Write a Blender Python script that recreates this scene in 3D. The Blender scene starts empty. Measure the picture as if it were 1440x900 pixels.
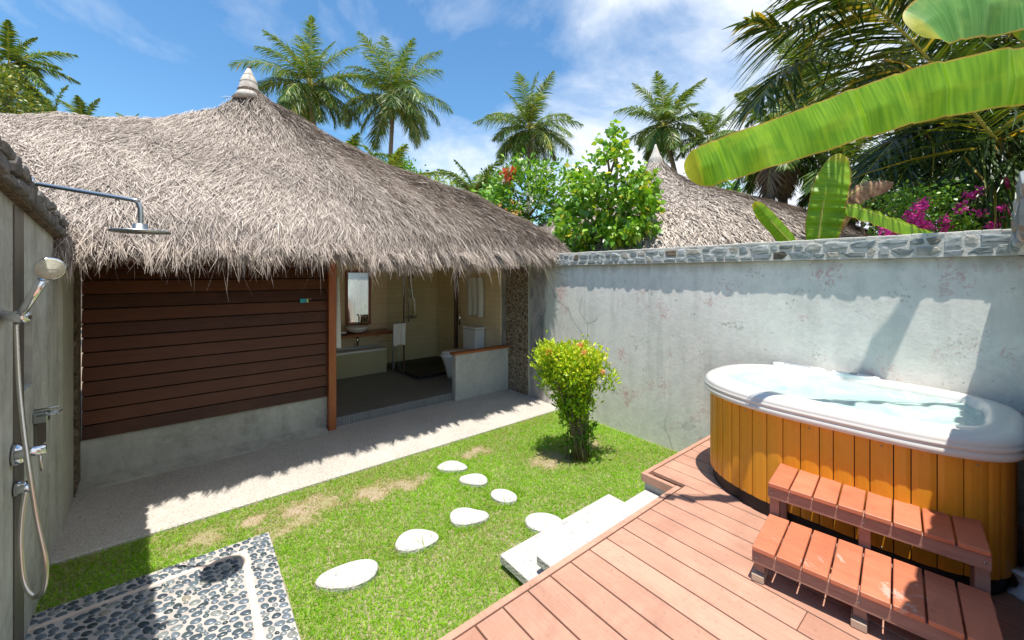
import bpy, math, random
import numpy as np
from mathutils import Vector, Matrix
rng = np.random.default_rng(7); random.seed(7)
S = bpy.context.scene; COL = S.collection
# ------------------------------------------------------------------ camera model (building-aligned world, metres)
FP = 557.0; YAW = math.radians(51.1); EYE = 2.0
FW = np.array([math.cos(YAW), math.sin(YAW), 0.0]); RT = np.array([math.sin(YAW), -math.cos(YAW), 0.0])
def at(px, py, t):                      # real point at distance t
    a = (px-720)/FP; d = FW + a*RT; d = d + np.array([0, 0, (385-py)/FP])
    return np.array([0, 0, EYE]) + d*t
# ------------------------------------------------------------------ materials
def nt(name):
    m = bpy.data.materials.new(name); m.use_nodes = True; n = m.node_tree; n.nodes.clear()
    o = n.nodes.new('ShaderNodeOutputMaterial'); return m, n, o
class G:                                 # tiny node graph helper
    def __init__(s, tree): s.t = tree
    def n(s, typ, **kw):
        x = s.t.nodes.new(typ)
        for k, v in kw.items():
            if k.startswith('i_'):
                key = k[2:]; key = int(key) if key.isdigit() else key.replace('_', ' ')
                x.inputs[key].default_value = v
            else: setattr(x, k, v)
        return x
    def l(s, a, b): s.t.links.new(a, b)
    def coords(s, scale=(1, 1, 1), rot=(0, 0, 0)):
        c = s.n('ShaderNodeNewGeometry'); m = s.n('ShaderNodeMapping')
        m.inputs['Scale'].default_value = scale; m.inputs['Rotation'].default_value = rot
        s.l(c.outputs['Position'], m.inputs['Vector']); return m.outputs['Vector']
    def noise(s, vec, scale, detail=5, rough=.6, dist=0):
        x = s.n('ShaderNodeTexNoise'); x.inputs['Scale'].default_value = scale; x.inputs['Detail'].default_value = detail
        x.inputs['Roughness'].default_value = rough; x.inputs['Distortion'].default_value = dist
        s.l(vec, x.inputs['Vector']); return x.outputs['Fac']
    def ramp(s, fac, stops, interp='LINEAR'):
        r = s.n('ShaderNodeValToRGB'); e = r.color_ramp; e.interpolation = interp
        while len(e.elements) < len(stops): e.elements.new(.5)
        for el, (p, c) in zip(e.elements, stops):
            el.position = p; el.color = (*c, 1) if len(c) == 3 else c
        s.l(fac, r.inputs['Fac']); return r.outputs['Color']
    def mix(s, fac, a, b, mode='MIX'):
        x = s.n('ShaderNodeMix'); x.data_type = 'RGBA'; x.blend_type = mode
        for sock, v in ((x.inputs[0], fac), (x.inputs[6], a), (x.inputs[7], b)):
            if hasattr(v, 'default_value') or isinstance(v, bpy.types.NodeSocket): s.l(v, sock)
            elif isinstance(v, (int, float)): sock.default_value = v
            else: sock.default_value = (*v, 1)
        return x.outputs[2]
    def math(s, op, a, b=0.0):
        x = s.n('ShaderNodeMath'); x.operation = op
        for i, v in enumerate((a, b)):
            if isinstance(v, bpy.types.NodeSocket): s.l(v, x.inputs[i])
            else: x.inputs[i].default_value = v
        return x.outputs[0]
    def bump(s, h, strength=.3, dist=.01):
        b = s.n('ShaderNodeBump'); b.inputs['Strength'].default_value = strength; b.inputs['Distance'].default_value = dist
        s.l(h, b.inputs['Height']); return b.outputs['Normal']
    def bsdf(s, col, rough=.8, normal=None, **kw):
        p = s.n('ShaderNodeBsdfPrincipled')
        if isinstance(col, bpy.types.NodeSocket): s.l(col, p.inputs['Base Color'])
        else: p.inputs['Base Color'].default_value = (*col, 1)
        if isinstance(rough, bpy.types.NodeSocket): s.l(rough, p.inputs['Roughness'])
        else: p.inputs['Roughness'].default_value = rough
        if normal is not None: s.l(normal, p.inputs['Normal'])
        for k, v in kw.items(): p.inputs[k.replace('_', ' ')].default_value = v
        return p.outputs[0]
def mat(name, stops, scale=6, rough=.8, bump=.3, bdist=.01, stretch=(1, 1, 1), detail=6, bscale=None, nrough=.6, **kw):
    m, t, o = nt(name); g = G(t); v = g.coords(stretch)
    f = g.noise(v, scale, detail, nrough); c = g.ramp(f, stops) if isinstance(stops, list) else stops
    nrm = g.bump(g.noise(v, bscale or scale*4, 5), bump, bdist) if bump else None
    g.l(g.bsdf(c, rough, nrm, **kw), o.inputs[0]); return m
def leafmat(name, stops, transl=.35, rough=.45, tcol=None, vein=0, spec=.5):
    """stops indexed by per-face attribute v"""
    m, t, o = nt(name); g = G(t); a = g.n('ShaderNodeAttribute'); a.attribute_name = 'v'
    c = g.ramp(a.outputs['Fac'], stops)
    if vein:
        n = g.noise(g.coords(), vein, 3); c = g.mix(g.ramp(n, [(.4, (0, 0, 0)), (.6, (1, 1, 1))]), c, g.mix(.35, c, (.02, .05, .01)))
    p = g.bsdf(c, rough, Specular_IOR_Level=spec)
    tr = g.n('ShaderNodeBsdfTranslucent')
    g.l(g.mix(1.0, c, tcol or (1.5, 1.5, .7), 'MULTIPLY'), tr.inputs['Color'])
    ms = g.n('ShaderNodeMixShader'); ms.inputs[0].default_value = transl
    g.l(p, ms.inputs[1]); g.l(tr.outputs[0], ms.inputs[2]); g.l(ms.outputs[0], o.inputs[0]); return m
M = {}
# ------------------------------------------------------------------ object helpers
def tag(o, label=None, cat=None, group=None, kind=None):
    if label: o['label'] = label
    if cat: o['category'] = cat
    if group: o['group'] = group
    if kind: o['kind'] = kind
    return o
def thing(name, loc, label, cat, group=None, rz=0):
    o = bpy.data.objects.new(name, None); COL.objects.link(o); o.location = loc; o.rotation_euler = (0, 0, rz)
    o.empty_display_size = .1; return tag(o, label, cat, group)
def link(name, me, mats, parent=None):
    o = bpy.data.objects.new(name, me); COL.objects.link(o)
    for m in (mats if isinstance(mats, (list, tuple)) else [mats]): me.materials.append(m)
    if parent:
        o.parent = parent
        if parent.type == 'EMPTY' or True:
            mw = Matrix.Identity(4); p = parent
            while p: mw = Matrix.LocRotScale(p.location, p.rotation_euler, p.scale) @ (p.matrix_parent_inverse.inverted() if False else Matrix.Identity(4)) @ mw if False else (p.matrix_basis @ mw); p = p.parent
            o.matrix_basis = mw.inverted()        # geometry is given in world coordinates
    return o
class MB:                               # mesh builder (python lists), world coordinates
    def __init__(s): s.v = []; s.f = []; s.mi = []; s.vv = []; s.cv = .5; s.cm = 0; s.sm = []; s.smooth = False
    def add(s, vs, fs):
        b = len(s.v); s.v += [tuple(map(float, p)) for p in vs]
        for f in fs: s.f.append([i+b for i in f]); s.mi.append(s.cm); s.vv.append(s.cv); s.sm.append(s.smooth)
        return s
    def box(s, x0, x1, y0, y1, z0, z1, T=None):
        vs = [(x, y, z) for z in (z0, z1) for y in (y0, y1) for x in (x0, x1)]
        if T: vs = [T(*p) for p in vs]
        return s.add(vs, [(0, 2, 3, 1), (4, 5, 7, 6), (0, 1, 5, 4), (2, 6, 7, 3), (0, 4, 6, 2), (1, 3, 7, 5)])
    def bbox(s, x0, x1, y0, y1, z0, z1, b=.005, T=None):       # box with chamfered edges
        xs, ys, zs = (x0, x1), (y0, y1), (z0, z1); vs = []; idx = {}
        for i in (0, 1):
            for j in (0, 1):
                for k in (0, 1):
                    sx, sy, sz = (1 if i == 0 else -1), (1 if j == 0 else -1), (1 if k == 0 else -1)
                    for ax in range(3):
                        p = [xs[i]+sx*b, ys[j]+sy*b, zs[k]+sz*b]; p[ax] -= (sx, sy, sz)[ax]*b
                        idx[i, j, k, ax] = len(vs); vs.append(T(*p) if T else tuple(p))
        fs = []
        q = [(0, 0), (1, 0), (1, 1), (0, 1)]
        for a in (0, 1):
            fs.append([idx[a, u, w, 0] for u, w in (q if a else q[::-1])])
            fs.append([idx[u, a, w, 1] for u, w in (q[::-1] if a else q)])
            fs.append([idx[u, w, a, 2] for u, w in (q if a else q[::-1])])
        for a in (0, 1):
            for c in (0, 1):
                fs.append([idx[a, c, 0, 0], idx[a, c, 1, 0], idx[a, c, 1, 1], idx[a, c, 0, 1]])
                fs.append([idx[a, 0, c, 0], idx[a, 1, c, 0], idx[a, 1, c, 2], idx[a, 0, c, 2]])
                fs.append([idx[0, a, c, 1], idx[1, a, c, 1], idx[1, a, c, 2], idx[0, a, c, 2]])
        for i in (0, 1):
            for j in (0, 1):
                for k in (0, 1): fs.append([idx[i, j, k, 0], idx[i, j, k, 1], idx[i, j, k, 2]])
        return s.add(vs, fs)
    def prism(s, poly, z0, z1, T=None, bev=0):
        n = len(poly); c = np.mean(np.array(poly), 0)
        rings = [(poly, z0)]
        if bev:
            rings.append((poly, z1-bev)); P = np.array(poly)-c; L = np.linalg.norm(P, axis=1, keepdims=True)
            rings.append(((c+P*(1-bev/L)).tolist(), z1))
        else: rings.append((poly, z1))
        vs = []
        for p, z in rings: vs += [(x, y, z) for x, y in p]
        if T: vs = [T(*p) for p in vs]
        fs = [list(range(n))[::-1], [i+(len(rings)-1)*n for i in range(n)]]
        for r in range(len(rings)-1):
            for i in range(n): j = (i+1) % n; fs.append([r*n+i, r*n+j, (r+1)*n+j, (r+1)*n+i])
        return s.add(vs, fs)
    def loft(s, rings, cap0=True, cap1=True, closed=True):
        n = len(rings[0]); vs = [p for r in rings for p in r]; fs = []
        for r in range(len(rings)-1):
            for i in range(n if closed else n-1):
                j = (i+1) % n; fs.append([r*n+i, r*n+j, (r+1)*n+j, (r+1)*n+i])
        if cap0: fs.append(list(range(n))[::-1])
        if cap1: fs.append([i+(len(rings)-1)*n for i in range(n)])
        return s.add(vs, fs)
    def tube(s, pts, r, n=8, caps=True):
        pts = [np.array(p, float) for p in pts]; K = len(pts)
        rr = [r]*K if np.isscalar(r) else r
        rings = []; up = np.array([0, 0, 1.]); 
        t0 = pts[1]-pts[0]; a = np.cross(t0, up)
        if np.linalg.norm(a) < 1e-6: a = np.array([1., 0, 0])
        for i in range(K):
            t = pts[min(i+1, K-1)]-pts[max(i-1, 0)]; t = t/(np.linalg.norm(t)+1e-9)
            a = a-np.dot(a, t)*t; a = a/(np.linalg.norm(a)+1e-9); b = np.cross(t, a)
            rings.append([pts[i]+rr[i]*(math.cos(q)*a+math.sin(q)*b) for q in np.linspace(0, 2*math.pi, n, endpoint=False)])
        sm = s.smooth; s.smooth = True; s.loft(rings, caps, caps); s.smooth = sm; return s
    def lathe(s, prof, c, n=24, sx=1, sy=1, T=None):
        rings = []
        for r, z in prof:
            R = [(c[0]+r*sx*math.cos(a), c[1]+r*sy*math.sin(a), c[2]+z) for a in np.linspace(0, 2*math.pi, n, endpoint=False)]
            rings.append([T(*p) for p in R] if T else R)
        sm = s.smooth; s.smooth = True; s.loft(rings, True, True); s.smooth = sm; return s
    def build(s, name, mats, parent=None, **tg):
        me = bpy.data.meshes.new(name); me.from_pydata(s.v, [], s.f); 
        me.polygons.foreach_set('material_index', s.mi); me.polygons.foreach_set('use_smooth', s.sm)
        a = me.attributes.new('v', 'FLOAT', 'FACE'); a.data.foreach_set('value', s.vv); me.update()
        o = link(name, me, mats, parent); 
        if tg: tag(o, **tg)
        return o
def npmesh(name, V, Q, mats, parent=None, v=None, mi=None, smooth=False, **tg):
    V = np.asarray(V, np.float32).reshape(-1, 3); Q = np.asarray(Q, np.int32); k = Q.shape[1]
    me = bpy.data.meshes.new(name); me.vertices.add(len(V)); me.vertices.foreach_set('co', V.ravel())
    me.loops.add(Q.size); me.loops.foreach_set('vertex_index', Q.ravel()); me.polygons.add(len(Q))
    me.polygons.foreach_set('loop_start', np.arange(0, Q.size, k, dtype=np.int32))
    try: me.polygons.foreach_set('loop_total', np.full(len(Q), k, np.int32))
    except Exception: pass
    if mi is not None: me.polygons.foreach_set('material_index', np.asarray(mi, np.int32))
    if smooth: me.polygons.foreach_set('use_smooth', np.ones(len(Q), bool))
    me.update(calc_edges=True)
    if v is not None: a = me.attributes.new('v', 'FLOAT', 'FACE'); a.data.foreach_set('value', np.asarray(v, np.float32))
    o = link(name, me, mats, parent)
    if tg: tag(o, **tg)
    return o
def nrm(a): return a/(np.linalg.norm(a, axis=-1, keepdims=True)+1e-9)
def ribbons(P, D, B, L, W, prof, bend, v, side=None, fold=0):
    """P,D,B (N,3): base, direction, bend direction; L,W,bend (N,) ; returns V,Q,v"""
    N = len(P); K = len(prof); s = np.linspace(0, 1, K)
    L = np.broadcast_to(L, (N,)); W = np.broadcast_to(W, (N,)); bend = np.broadcast_to(bend, (N,))
    C = P[:, None] + D[:, None]*(L[:, None]*s)[..., None] + B[:, None]*((L*bend)[:, None]*s**2)[..., None]
    if side is None: side = nrm(np.cross(D, B))
    off = side[:, None]*(W[:, None]*np.array(prof)/2)[..., None]
    V = np.stack([C-off, C+off], 2).reshape(-1, 3)
    b = np.arange(N)[:, None]*(2*K) + np.arange(K-1)[None]*2
    Q = np.stack([b, b+1, b+3, b+2], -1).reshape(-1, 4)
    return V, Q, np.repeat(v, K-1)
def cat(parts):
    V = []; Q = []; v = []; n = 0
    for a, q, w in parts: V.append(a); Q.append(q+n); v.append(w); n += len(a)
    return np.concatenate(V), np.concatenate(Q), np.concatenate(v)
def randdir(n, up=0.0):
    d = rng.normal(size=(n, 3)); d[:, 2] += up; return nrm(d)
def leaves(C, n, L, W, up=.3, prof=(.1, .8, 1, .7, .05), bend=.3, droop=0, outc=None, vr=(0, 1)):
    """n leaves around each centre row of C (x,y,z,spread)"""
    P = np.repeat(C, n, 0); sp = P[:, 3:4]; P = P[:, :3] + rng.normal(size=(len(P), 3))*sp
    D = randdir(len(P), up)
    if outc is not None: D = nrm(D+1.0*nrm(P-outc))
    D[:, 2] -= droop; D = nrm(D)
    B = nrm(np.cross(D, randdir(len(P)))); B = nrm(B+np.array([0, 0, -.6]))
    Ls = L*rng.uniform(.65, 1.2, len(P))
    return ribbons(P, D, B, Ls, Ls*W/L, prof, bend, rng.uniform(vr[0], vr[1], len(P)))
def spline(pts, n):
    pts = np.array(pts, float); K = len(pts); P = np.vstack([2*pts[0]-pts[1], pts, 2*pts[-1]-pts[-2]])
    out = []
    for u in np.linspace(0, K-1, n):
        i = min(int(u), K-2); t = u-i; a, b, c, d = P[i:i+4]
        out.append(.5*((2*b)+(-a+c)*t+(2*a-5*b+4*c-d)*t*t+(-a+3*b-3*c+d)*t**3))
    return np.array(out)

exec_mats = None
# ================================================================== MATERIALS
M['thatch'] = leafmat('dry_palm_thatch', [(0, (.07, .055, .048)), (.25, (.25, .21, .185)), (.6, (.47, .405, .35)), (1, (.70, .62, .55))], .12, .85, (1, .9, .8), spec=.2)
M['thatch_base'] = mat('thatch_bed', [(.3, (.06, .048, .04)), (.7, (.18, .15, .125))], 30, .95, .8, .03)
M['fringe'] = leafmat('thatch_fringe', [(0, (.17, .135, .11)), (.4, (.40, .34, .29)), (1, (.64, .56, .49))], .2, .85, (1, .9, .8), spec=.2)
M['finial'] = mat('bleached_finial', [(.3, (.38, .34, .30)), (.7, (.60, .56, .50))], 20, .9, .6, .01, (1, 1, .3))
M['rope'] = mat('brown_rope', [(.3, (.08, .05, .03)), (.7, (.2, .13, .09))], 40, .9, .5)
M['chrome'] = mat('chrome', (.75, .76, .78), 5, .12, 0, Metallic=1.0)
M['chrome_soft'] = mat('ribbed_hose_metal', (.62, .58, .52), 5, .3, 0, Metallic=1.0)
M['steel'] = mat('brushed_steel', (.42, .45, .46), 5, .35, 0, Metallic=1.0)
M['white'] = mat('white_ceramic', (.75, .75, .73), 5, .15, 0)
M['towel'] = mat('white_towel', [(.3, (.72, .71, .69)), (.7, (.82, .81, .79))], 60, .95, .6, .004)
M['dark'] = mat('black_skirt', (.012, .012, .013), 5, .6, 0)
M['nozzle'] = mat('spray_face', [(.4, (.36, .36, .28)), (.6, (.45, .44, .35))], 90, .5, .2)
M['soil'] = mat('soil', [(.3, (.16, .11, .07)), (.7, (.34, .27, .19))], 14, .95, .5)
M['trunk'] = mat('palm_trunk', [(.3, (.14, .11, .08)), (.7, (.34, .29, .23))], 5, .95, .8, .03, (1, 1, 6))
M['stem'] = mat('woody_stem', [(.3, (.12, .08, .045)), (.7, (.26, .19, .12))], 20, .9, .4)
M['leafbase'] = mat('green_stalk', [(.3, (.30, .33, .05)), (.7, (.48, .42, .09))], 9, .5, .1)
M['coconut'] = mat('coconut_husk', [(.3, (.45, .22, .05)), (.7, (.35, .30, .06))], 9, .6, .1)
def m_aggregate(name, base, specks, scale=160, k=.35, lo=.45):
    m, t, o = nt(name); g = G(t); v = g.coords()
    vo = g.n('ShaderNodeTexVoronoi'); vo.inputs['Scale'].default_value = scale; g.l(v, vo.inputs['Vector'])
    sp = g.ramp(vo.outputs['Color'], [(0, specks[0]), (lo, base), (.75, base), (1, specks[1])])
    big = g.ramp(g.noise(v, 1.7, 6), [(.3, tuple(c*.78 for c in base)), (.7, tuple(min(1, c*1.1) for c in base))])
    c = g.mix(.5, sp, big); h = g.math('ADD', vo.outputs['Distance'], 0)
    g.l(g.bsdf(c, .85, g.bump(h, k, .006)), o.inputs[0]); return m
M['path'] = m_aggregate('washed_aggregate', (.50, .46, .41), ((.16, .13, .11), (.80, .76, .70)), 95, .9)
M['stone_white'] = m_aggregate('white_pebble_terrazzo', (.47, .45, .43), ((.12, .10, .09), (.62, .60, .58)), 62, .8, .2)
def m_pad_grout():
    return mat('pale_mortar', [(.3, (.34, .31, .285)), (.7, (.46, .43, .40))], 6, .9, .4, .005)
M['grout'] = m_pad_grout()
M['grout_pink'] = mat('pinkish_mortar_line', [(.3, (.52, .42, .35)), (.7, (.62, .52, .45))], 12, .9, .3, .003)
M['pebble'] = leafmat('river_pebbles', [(0, (.03, .04, .055)), (.35, (.08, .105, .14)), (.65, (.15, .18, .22)), (.85, (.24, .25, .24)), (1, (.33, .28, .22))], 0, .35, vein=40)
def m_concrete(name, c0, c1, streak=.5, stain=(.25, .25, .22), pink=0, topdark=None, scale=1.3, rough=.85):
    m, t, o = nt(name); g = G(t); v = g.coords(); vs = g.coords((1, 1, .18))
    c = g.ramp(g.noise(v, scale, 8, .62, .4), [(.32, c0), (.68, c1)])
    st = g.ramp(g.noise(vs, 5, 6, .65), [(.45, (0, 0, 0)), (.75, (streak, streak, streak))])
    c = g.mix(st, c, stain)
    mot = g.ramp(g.noise(v, 9, 8, .7, .8), [(.42, (0, 0, 0)), (.7, (.45, .45, .45))]); c = g.mix(mot, c, tuple(min(1, x*1.18) for x in c1))
    if pink:
        pk = g.math('MULTIPLY', g.noise(v, 2.6, 3, .5), g.noise(v, 16, 7, .75, 1.5))
        pk = g.ramp(pk, [(.31, (0, 0, 0)), (.39, (pink, pink, pink))]); c = g.mix(pk, c, (.55, .34, .32))
        ck = g.n('ShaderNodeTexVoronoi'); ck.feature = 'DISTANCE_TO_EDGE'; ck.inputs['Scale'].default_value = .9
        g.l(g.mix(.25, v, g.n('ShaderNodeTexNoise', i_Scale=4.0, i_Detail=6.0).outputs['Color']), ck.inputs['Vector'])
        ckm = g.math('MULTIPLY', g.ramp(ck.outputs['Distance'], [(.0, (1, 1, 1)), (.006, (0, 0, 0))]), g.ramp(g.noise(v, 1.1, 2), [(.5, (0, 0, 0)), (.6, (.55, .55, .55))])); c = g.mix(ckm, c, (.18, .17, .15))
        dr = g.math('MULTIPLY', g.ramp(g.noise(g.coords((1, 1, .06)), 9, 4), [(.5, (0, 0, 0)), (.7, (1, 1, 1))]), g.ramp(g.noise(v, .9, 3), [(.4, (0, 0, 0)), (.6, (.35, .35, .35))])); c = g.mix(dr, c, (.30, .31, .27))
        mo = g.math('MULTIPLY', g.noise(g.coords((1, 1, 1.6)), 3.1, 4, .6), g.noise(v, 38, 4, .7))
        mo = g.ramp(mo, [(.34, (0, 0, 0)), (.42, (.5, .5, .5))]); c = g.mix(mo, c, (.13, .15, .12))
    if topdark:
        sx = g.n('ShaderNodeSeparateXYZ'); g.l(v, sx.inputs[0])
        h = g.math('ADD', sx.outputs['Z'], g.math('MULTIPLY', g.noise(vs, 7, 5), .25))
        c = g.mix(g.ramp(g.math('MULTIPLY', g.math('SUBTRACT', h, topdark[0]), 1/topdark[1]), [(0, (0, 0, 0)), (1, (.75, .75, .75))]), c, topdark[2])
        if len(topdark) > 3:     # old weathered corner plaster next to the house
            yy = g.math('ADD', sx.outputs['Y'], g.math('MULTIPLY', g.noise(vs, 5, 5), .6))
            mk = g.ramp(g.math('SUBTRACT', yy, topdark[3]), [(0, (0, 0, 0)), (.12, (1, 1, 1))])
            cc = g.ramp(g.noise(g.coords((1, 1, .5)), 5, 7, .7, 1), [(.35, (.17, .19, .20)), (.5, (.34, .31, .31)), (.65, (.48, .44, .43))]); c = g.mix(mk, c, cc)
    b = g.bump(g.noise(v, 22, 8, .7), .35, .008)
    g.l(g.bsdf(c, rough, b), o.inputs[0]); return m
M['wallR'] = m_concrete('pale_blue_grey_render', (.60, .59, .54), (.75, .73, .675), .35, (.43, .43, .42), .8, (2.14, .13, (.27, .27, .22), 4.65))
M['plinth'] = m_concrete('raw_concrete_render', (.28, .27, .225), (.50, .485, .425), .65, (.19, .185, .15))
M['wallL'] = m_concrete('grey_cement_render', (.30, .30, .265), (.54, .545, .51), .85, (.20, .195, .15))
M['pilaster'] = m_concrete('pale_green_cement', (.34, .34, .27), (.44, .43, .35), .3, (.30, .29, .22))
M['halfwall'] = m_concrete('smooth_grey_cement', (.38, .365, .33), (.54, .52, .47), .4, (.30, .29, .27))
M['rubble'] = mat('rough_brown_mortar', [(.35, (.10, .07, .045)), (.5, (.22, .16, .10)), (.7, (.33, .27, .19))], 22, .95, 1.0, .04)
M['strip'] = mat('dark_slate_strip', [(.3, (.07, .065, .055)), (.7, (.13, .12, .10))], 9, .5, .3, .004, (1, 1, .3))
M['capstone'] = leafmat('cap_stones', [(0, (.06, .045, .035)), (.18, (.26, .20, .15)), (.35, (.20, .225, .23)), (.7, (.33, .355, .36)), (.9, (.44, .45, .44)), (1, (.42, .37, .30))], 0, .85, vein=14)
M['capmortar'] = mat('cap_mortar', [(.3, (.45, .43, .38)), (.7, (.62, .60, .55))], 15, .9, .5)
def m_wood(name, c0, c1, rough=.55, grain=(1, 30, 30), scale=2.2, attr=True, bump=.15, spec=.5, scuff=0, dirt=0):
    m, t, o = nt(name); g = G(t); v = g.coords(grain); a = g.n('ShaderNodeAttribute'); a.attribute_name = 'v'
    n = g.noise(v, scale, 6, .6, .3); f = g.math('ADD', g.math('MULTIPLY', n, .6), g.math('MULTIPLY', a.outputs['Fac'], .4))
    c = g.ramp(f, [(.25, c0), (.75, c1)])
    c = g.mix(g.ramp(g.noise(g.coords(), 3, 5), [(.5, (0, 0, 0)), (.75, (.25, .25, .25))]), c, tuple(min(1, x*1.35+.01) for x in c1))
    if scuff: c = g.mix(g.ramp(g.math('MULTIPLY', g.noise(g.coords(), 17, 5, .7, .6), g.noise(g.coords(), 4.3, 2)), [(.385, (0, 0, 0)), (.43, (scuff, scuff, scuff))]), c, (.62, .50, .44))
    if dirt:
        c = g.mix(g.ramp(g.noise(g.coords(), 2.3, 7, .7, .7), [(.48, (0, 0, 0)), (.70, (dirt, dirt, dirt))]), c, tuple(x*.5 for x in c0))
        c = g.mix(g.ramp(g.noise(g.coords(), 45, 3, .6), [(.62, (0, 0, 0)), (.72, (dirt, dirt, dirt))]), c, tuple(x*.45 for x in c0))
    g.l(g.bsdf(c, rough, g.bump(n, bump, .004), Specular_IOR_Level=spec), o.inputs[0]); return m
M['siding'] = m_wood('dark_stained_boards', (.036, .0105, .003), (.125, .042, .014), .5, (1, 22, 40), spec=.3)
M['post'] = m_wood('red_brown_post', (.25, .065, .018), (.42, .13, .04), .45, (22, 22, 1))
M['deck'] = m_wood('terracotta_decking', (.35, .175, .118), (.53, .295, .207), .7, (60, 2, 60), 2, bump=.3, scuff=.12, dirt=.40)
M['clad'] = m_wood('amber_varnished_cladding', (.64, .26, .012), (.72, .31, .018), .38, (22, 22, .9), 2, bump=.08, dirt=.22)
M['tread'] = m_wood('red_stained_tread', (.43, .125, .06), (.58, .205, .11), .5, (24, 1.5, 24), 2.4, bump=.3, scuff=.45, dirt=.35)
M['rawwood'] = m_wood('weathered_frame_wood', (.22, .10, .07), (.40, .23, .18), .75, (10, 3, 30), 3, bump=.3)
M['blockwood'] = m_wood('pale_foot_block', (.35, .25, .17), (.52, .40, .30), .8, (10, 10, 30), 3)
M['counter'] = m_wood('varnished_counter', (.22, .06, .02), (.36, .11, .05), .3, (3, 20, 20))
M['acrylic'] = mat('white_tub_acrylic', [(.3, (.60, .57, .535)), (.7, (.66, .63, .59))], 3, .2, 0, Coat_Weight=.5)
M['pad'] = mat('white_gloss_panel', (.80, .80, .78), 4, .25, 0)
M['grey'] = mat('grey_control_panel', [(.4, (.22, .25, .28)), (.6, (.36, .38, .40))], 90, .5, .1)
M['pipe'] = mat('white_plastic', (.72, .73, .78), 4, .35, 0)
def m_tile(name, c0, c1, grout, sx, sz, rough=.35, axis='XZ'):
    m, t, o = nt(name); g = G(t); geo = g.n('ShaderNodeNewGeometry'); s = g.n('ShaderNodeSeparateXYZ'); g.l(geo.outputs['Position'], s.inputs[0])
    cb = g.n('ShaderNodeCombineXYZ')
    if axis == 'XY': g.l(s.outputs['X'], cb.inputs[0]); g.l(s.outputs['Y'], cb.inputs[1])
    else: g.l(g.math('ADD', s.outputs['X'], s.outputs['Y']), cb.inputs[0]); g.l(s.outputs['Z'], cb.inputs[1])
    b = g.n('ShaderNodeTexBrick'); b.offset = .5; b.inputs['Scale'].default_value = 1; b.inputs['Brick Width'].default_value = sx; b.inputs['Row Height'].default_value = sz
    b.inputs['Mortar Size'].default_value = .004; b.inputs['Color1'].default_value = (*c0, 1); b.inputs['Color2'].default_value = (*c1, 1); b.inputs['Mortar'].default_value = (*grout, 1)
    g.l(cb.outputs[0], b.inputs['Vector'])
    n = g.noise(g.coords(), 5, 5); c = g.mix(.25, b.outputs['Color'], g.ramp(n, [(.3, c0), (.7, c1)]))
    g.l(g.bsdf(c, rough, g.bump(b.outputs['Fac'], -.3, .002)), o.inputs[0]); return m
M['tilew'] = m_tile('beige_wall_tile', (.76, .60, .38), (.82, .66, .43), (.58, .46, .30), .6, .10)
M['tilef'] = m_tile('charcoal_floor_tile', (.12, .118, .115), (.16, .155, .15), (.10, .10, .10), .30, .05, .35, 'XY')
M['tilefv'] = m_tile('grey_threshold_tile', (.16, .17, .17), (.24, .24, .24), (.10, .10, .10), .03, .3, .5)
M['olive'] = mat('olive_bath_panel', [(.3, (.40, .37, .21)), (.7, (.45, .41, .25))], 3, .5, 0)
def m_voronoi_stone(name, scale, cols, mortar, w=.07):
    m, t, o = nt(name); g = G(t); v = g.coords()
    d = g.n('ShaderNodeTexVoronoi'); d.feature = 'DISTANCE_TO_EDGE'; c = g.n('ShaderNodeTexVoronoi')
    nz = g.n('ShaderNodeTexNoise'); nz.inputs['Scale'].default_value = 9; g.l(v, nz.inputs['Vector'])
    vv = g.mix(.06, v, nz.outputs['Color'])
    for x in (d, c): x.inputs['Scale'].default_value = scale; g.l(vv, x.inputs['Vector'])
    sc = g.ramp(c.outputs['Color'], cols); sc = g.mix(.4, sc, g.ramp(g.noise(v, 30, 5), [(.3, cols[0][1]), (.7, cols[-1][1])]))
    e = g.ramp(d.outputs['Distance'], [(w*.6, (0, 0, 0)), (w, (1, 1, 1))])
    g.l(g.bsdf(g.mix(e, mortar, sc), .85, g.bump(e, .8, .012)), o.inputs[0]); return m
M['stoneclad'] = m_voronoi_stone('split_stone_cladding', 15, [(.2, (.12, .08, .05)), (.45, (.22, .16, .10)), (.7, (.30, .24, .17)), (.9, (.16, .09, .07))], (.42, .36, .27))
m, t, o = nt('mirror'); g = G(t); g.l(g.bsdf((.85, .88, .86), .02, Metallic=1.0), o.inputs[0]); M['mirror'] = m
m, t, o = nt('clear_glass'); g = G(t)
gl = g.n('ShaderNodeBsdfGlossy', i_Roughness=.02); tr = g.n('ShaderNodeBsdfTransparent'); tr.inputs['Color'].default_value = (.95, .97, .94, 1)
fr = g.n('ShaderNodeLayerWeight'); mx = g.n('ShaderNodeMixShader'); g.l(g.math('ADD', g.math('MULTIPLY', g.math('POWER', fr.outputs['Facing'], 4.0), .5), .03), mx.inputs[0]); g.l(tr.outputs[0], mx.inputs[1]); g.l(gl.outputs[0], mx.inputs[2]); g.l(mx.outputs[0], o.inputs[0]); M['glass'] = m
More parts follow.
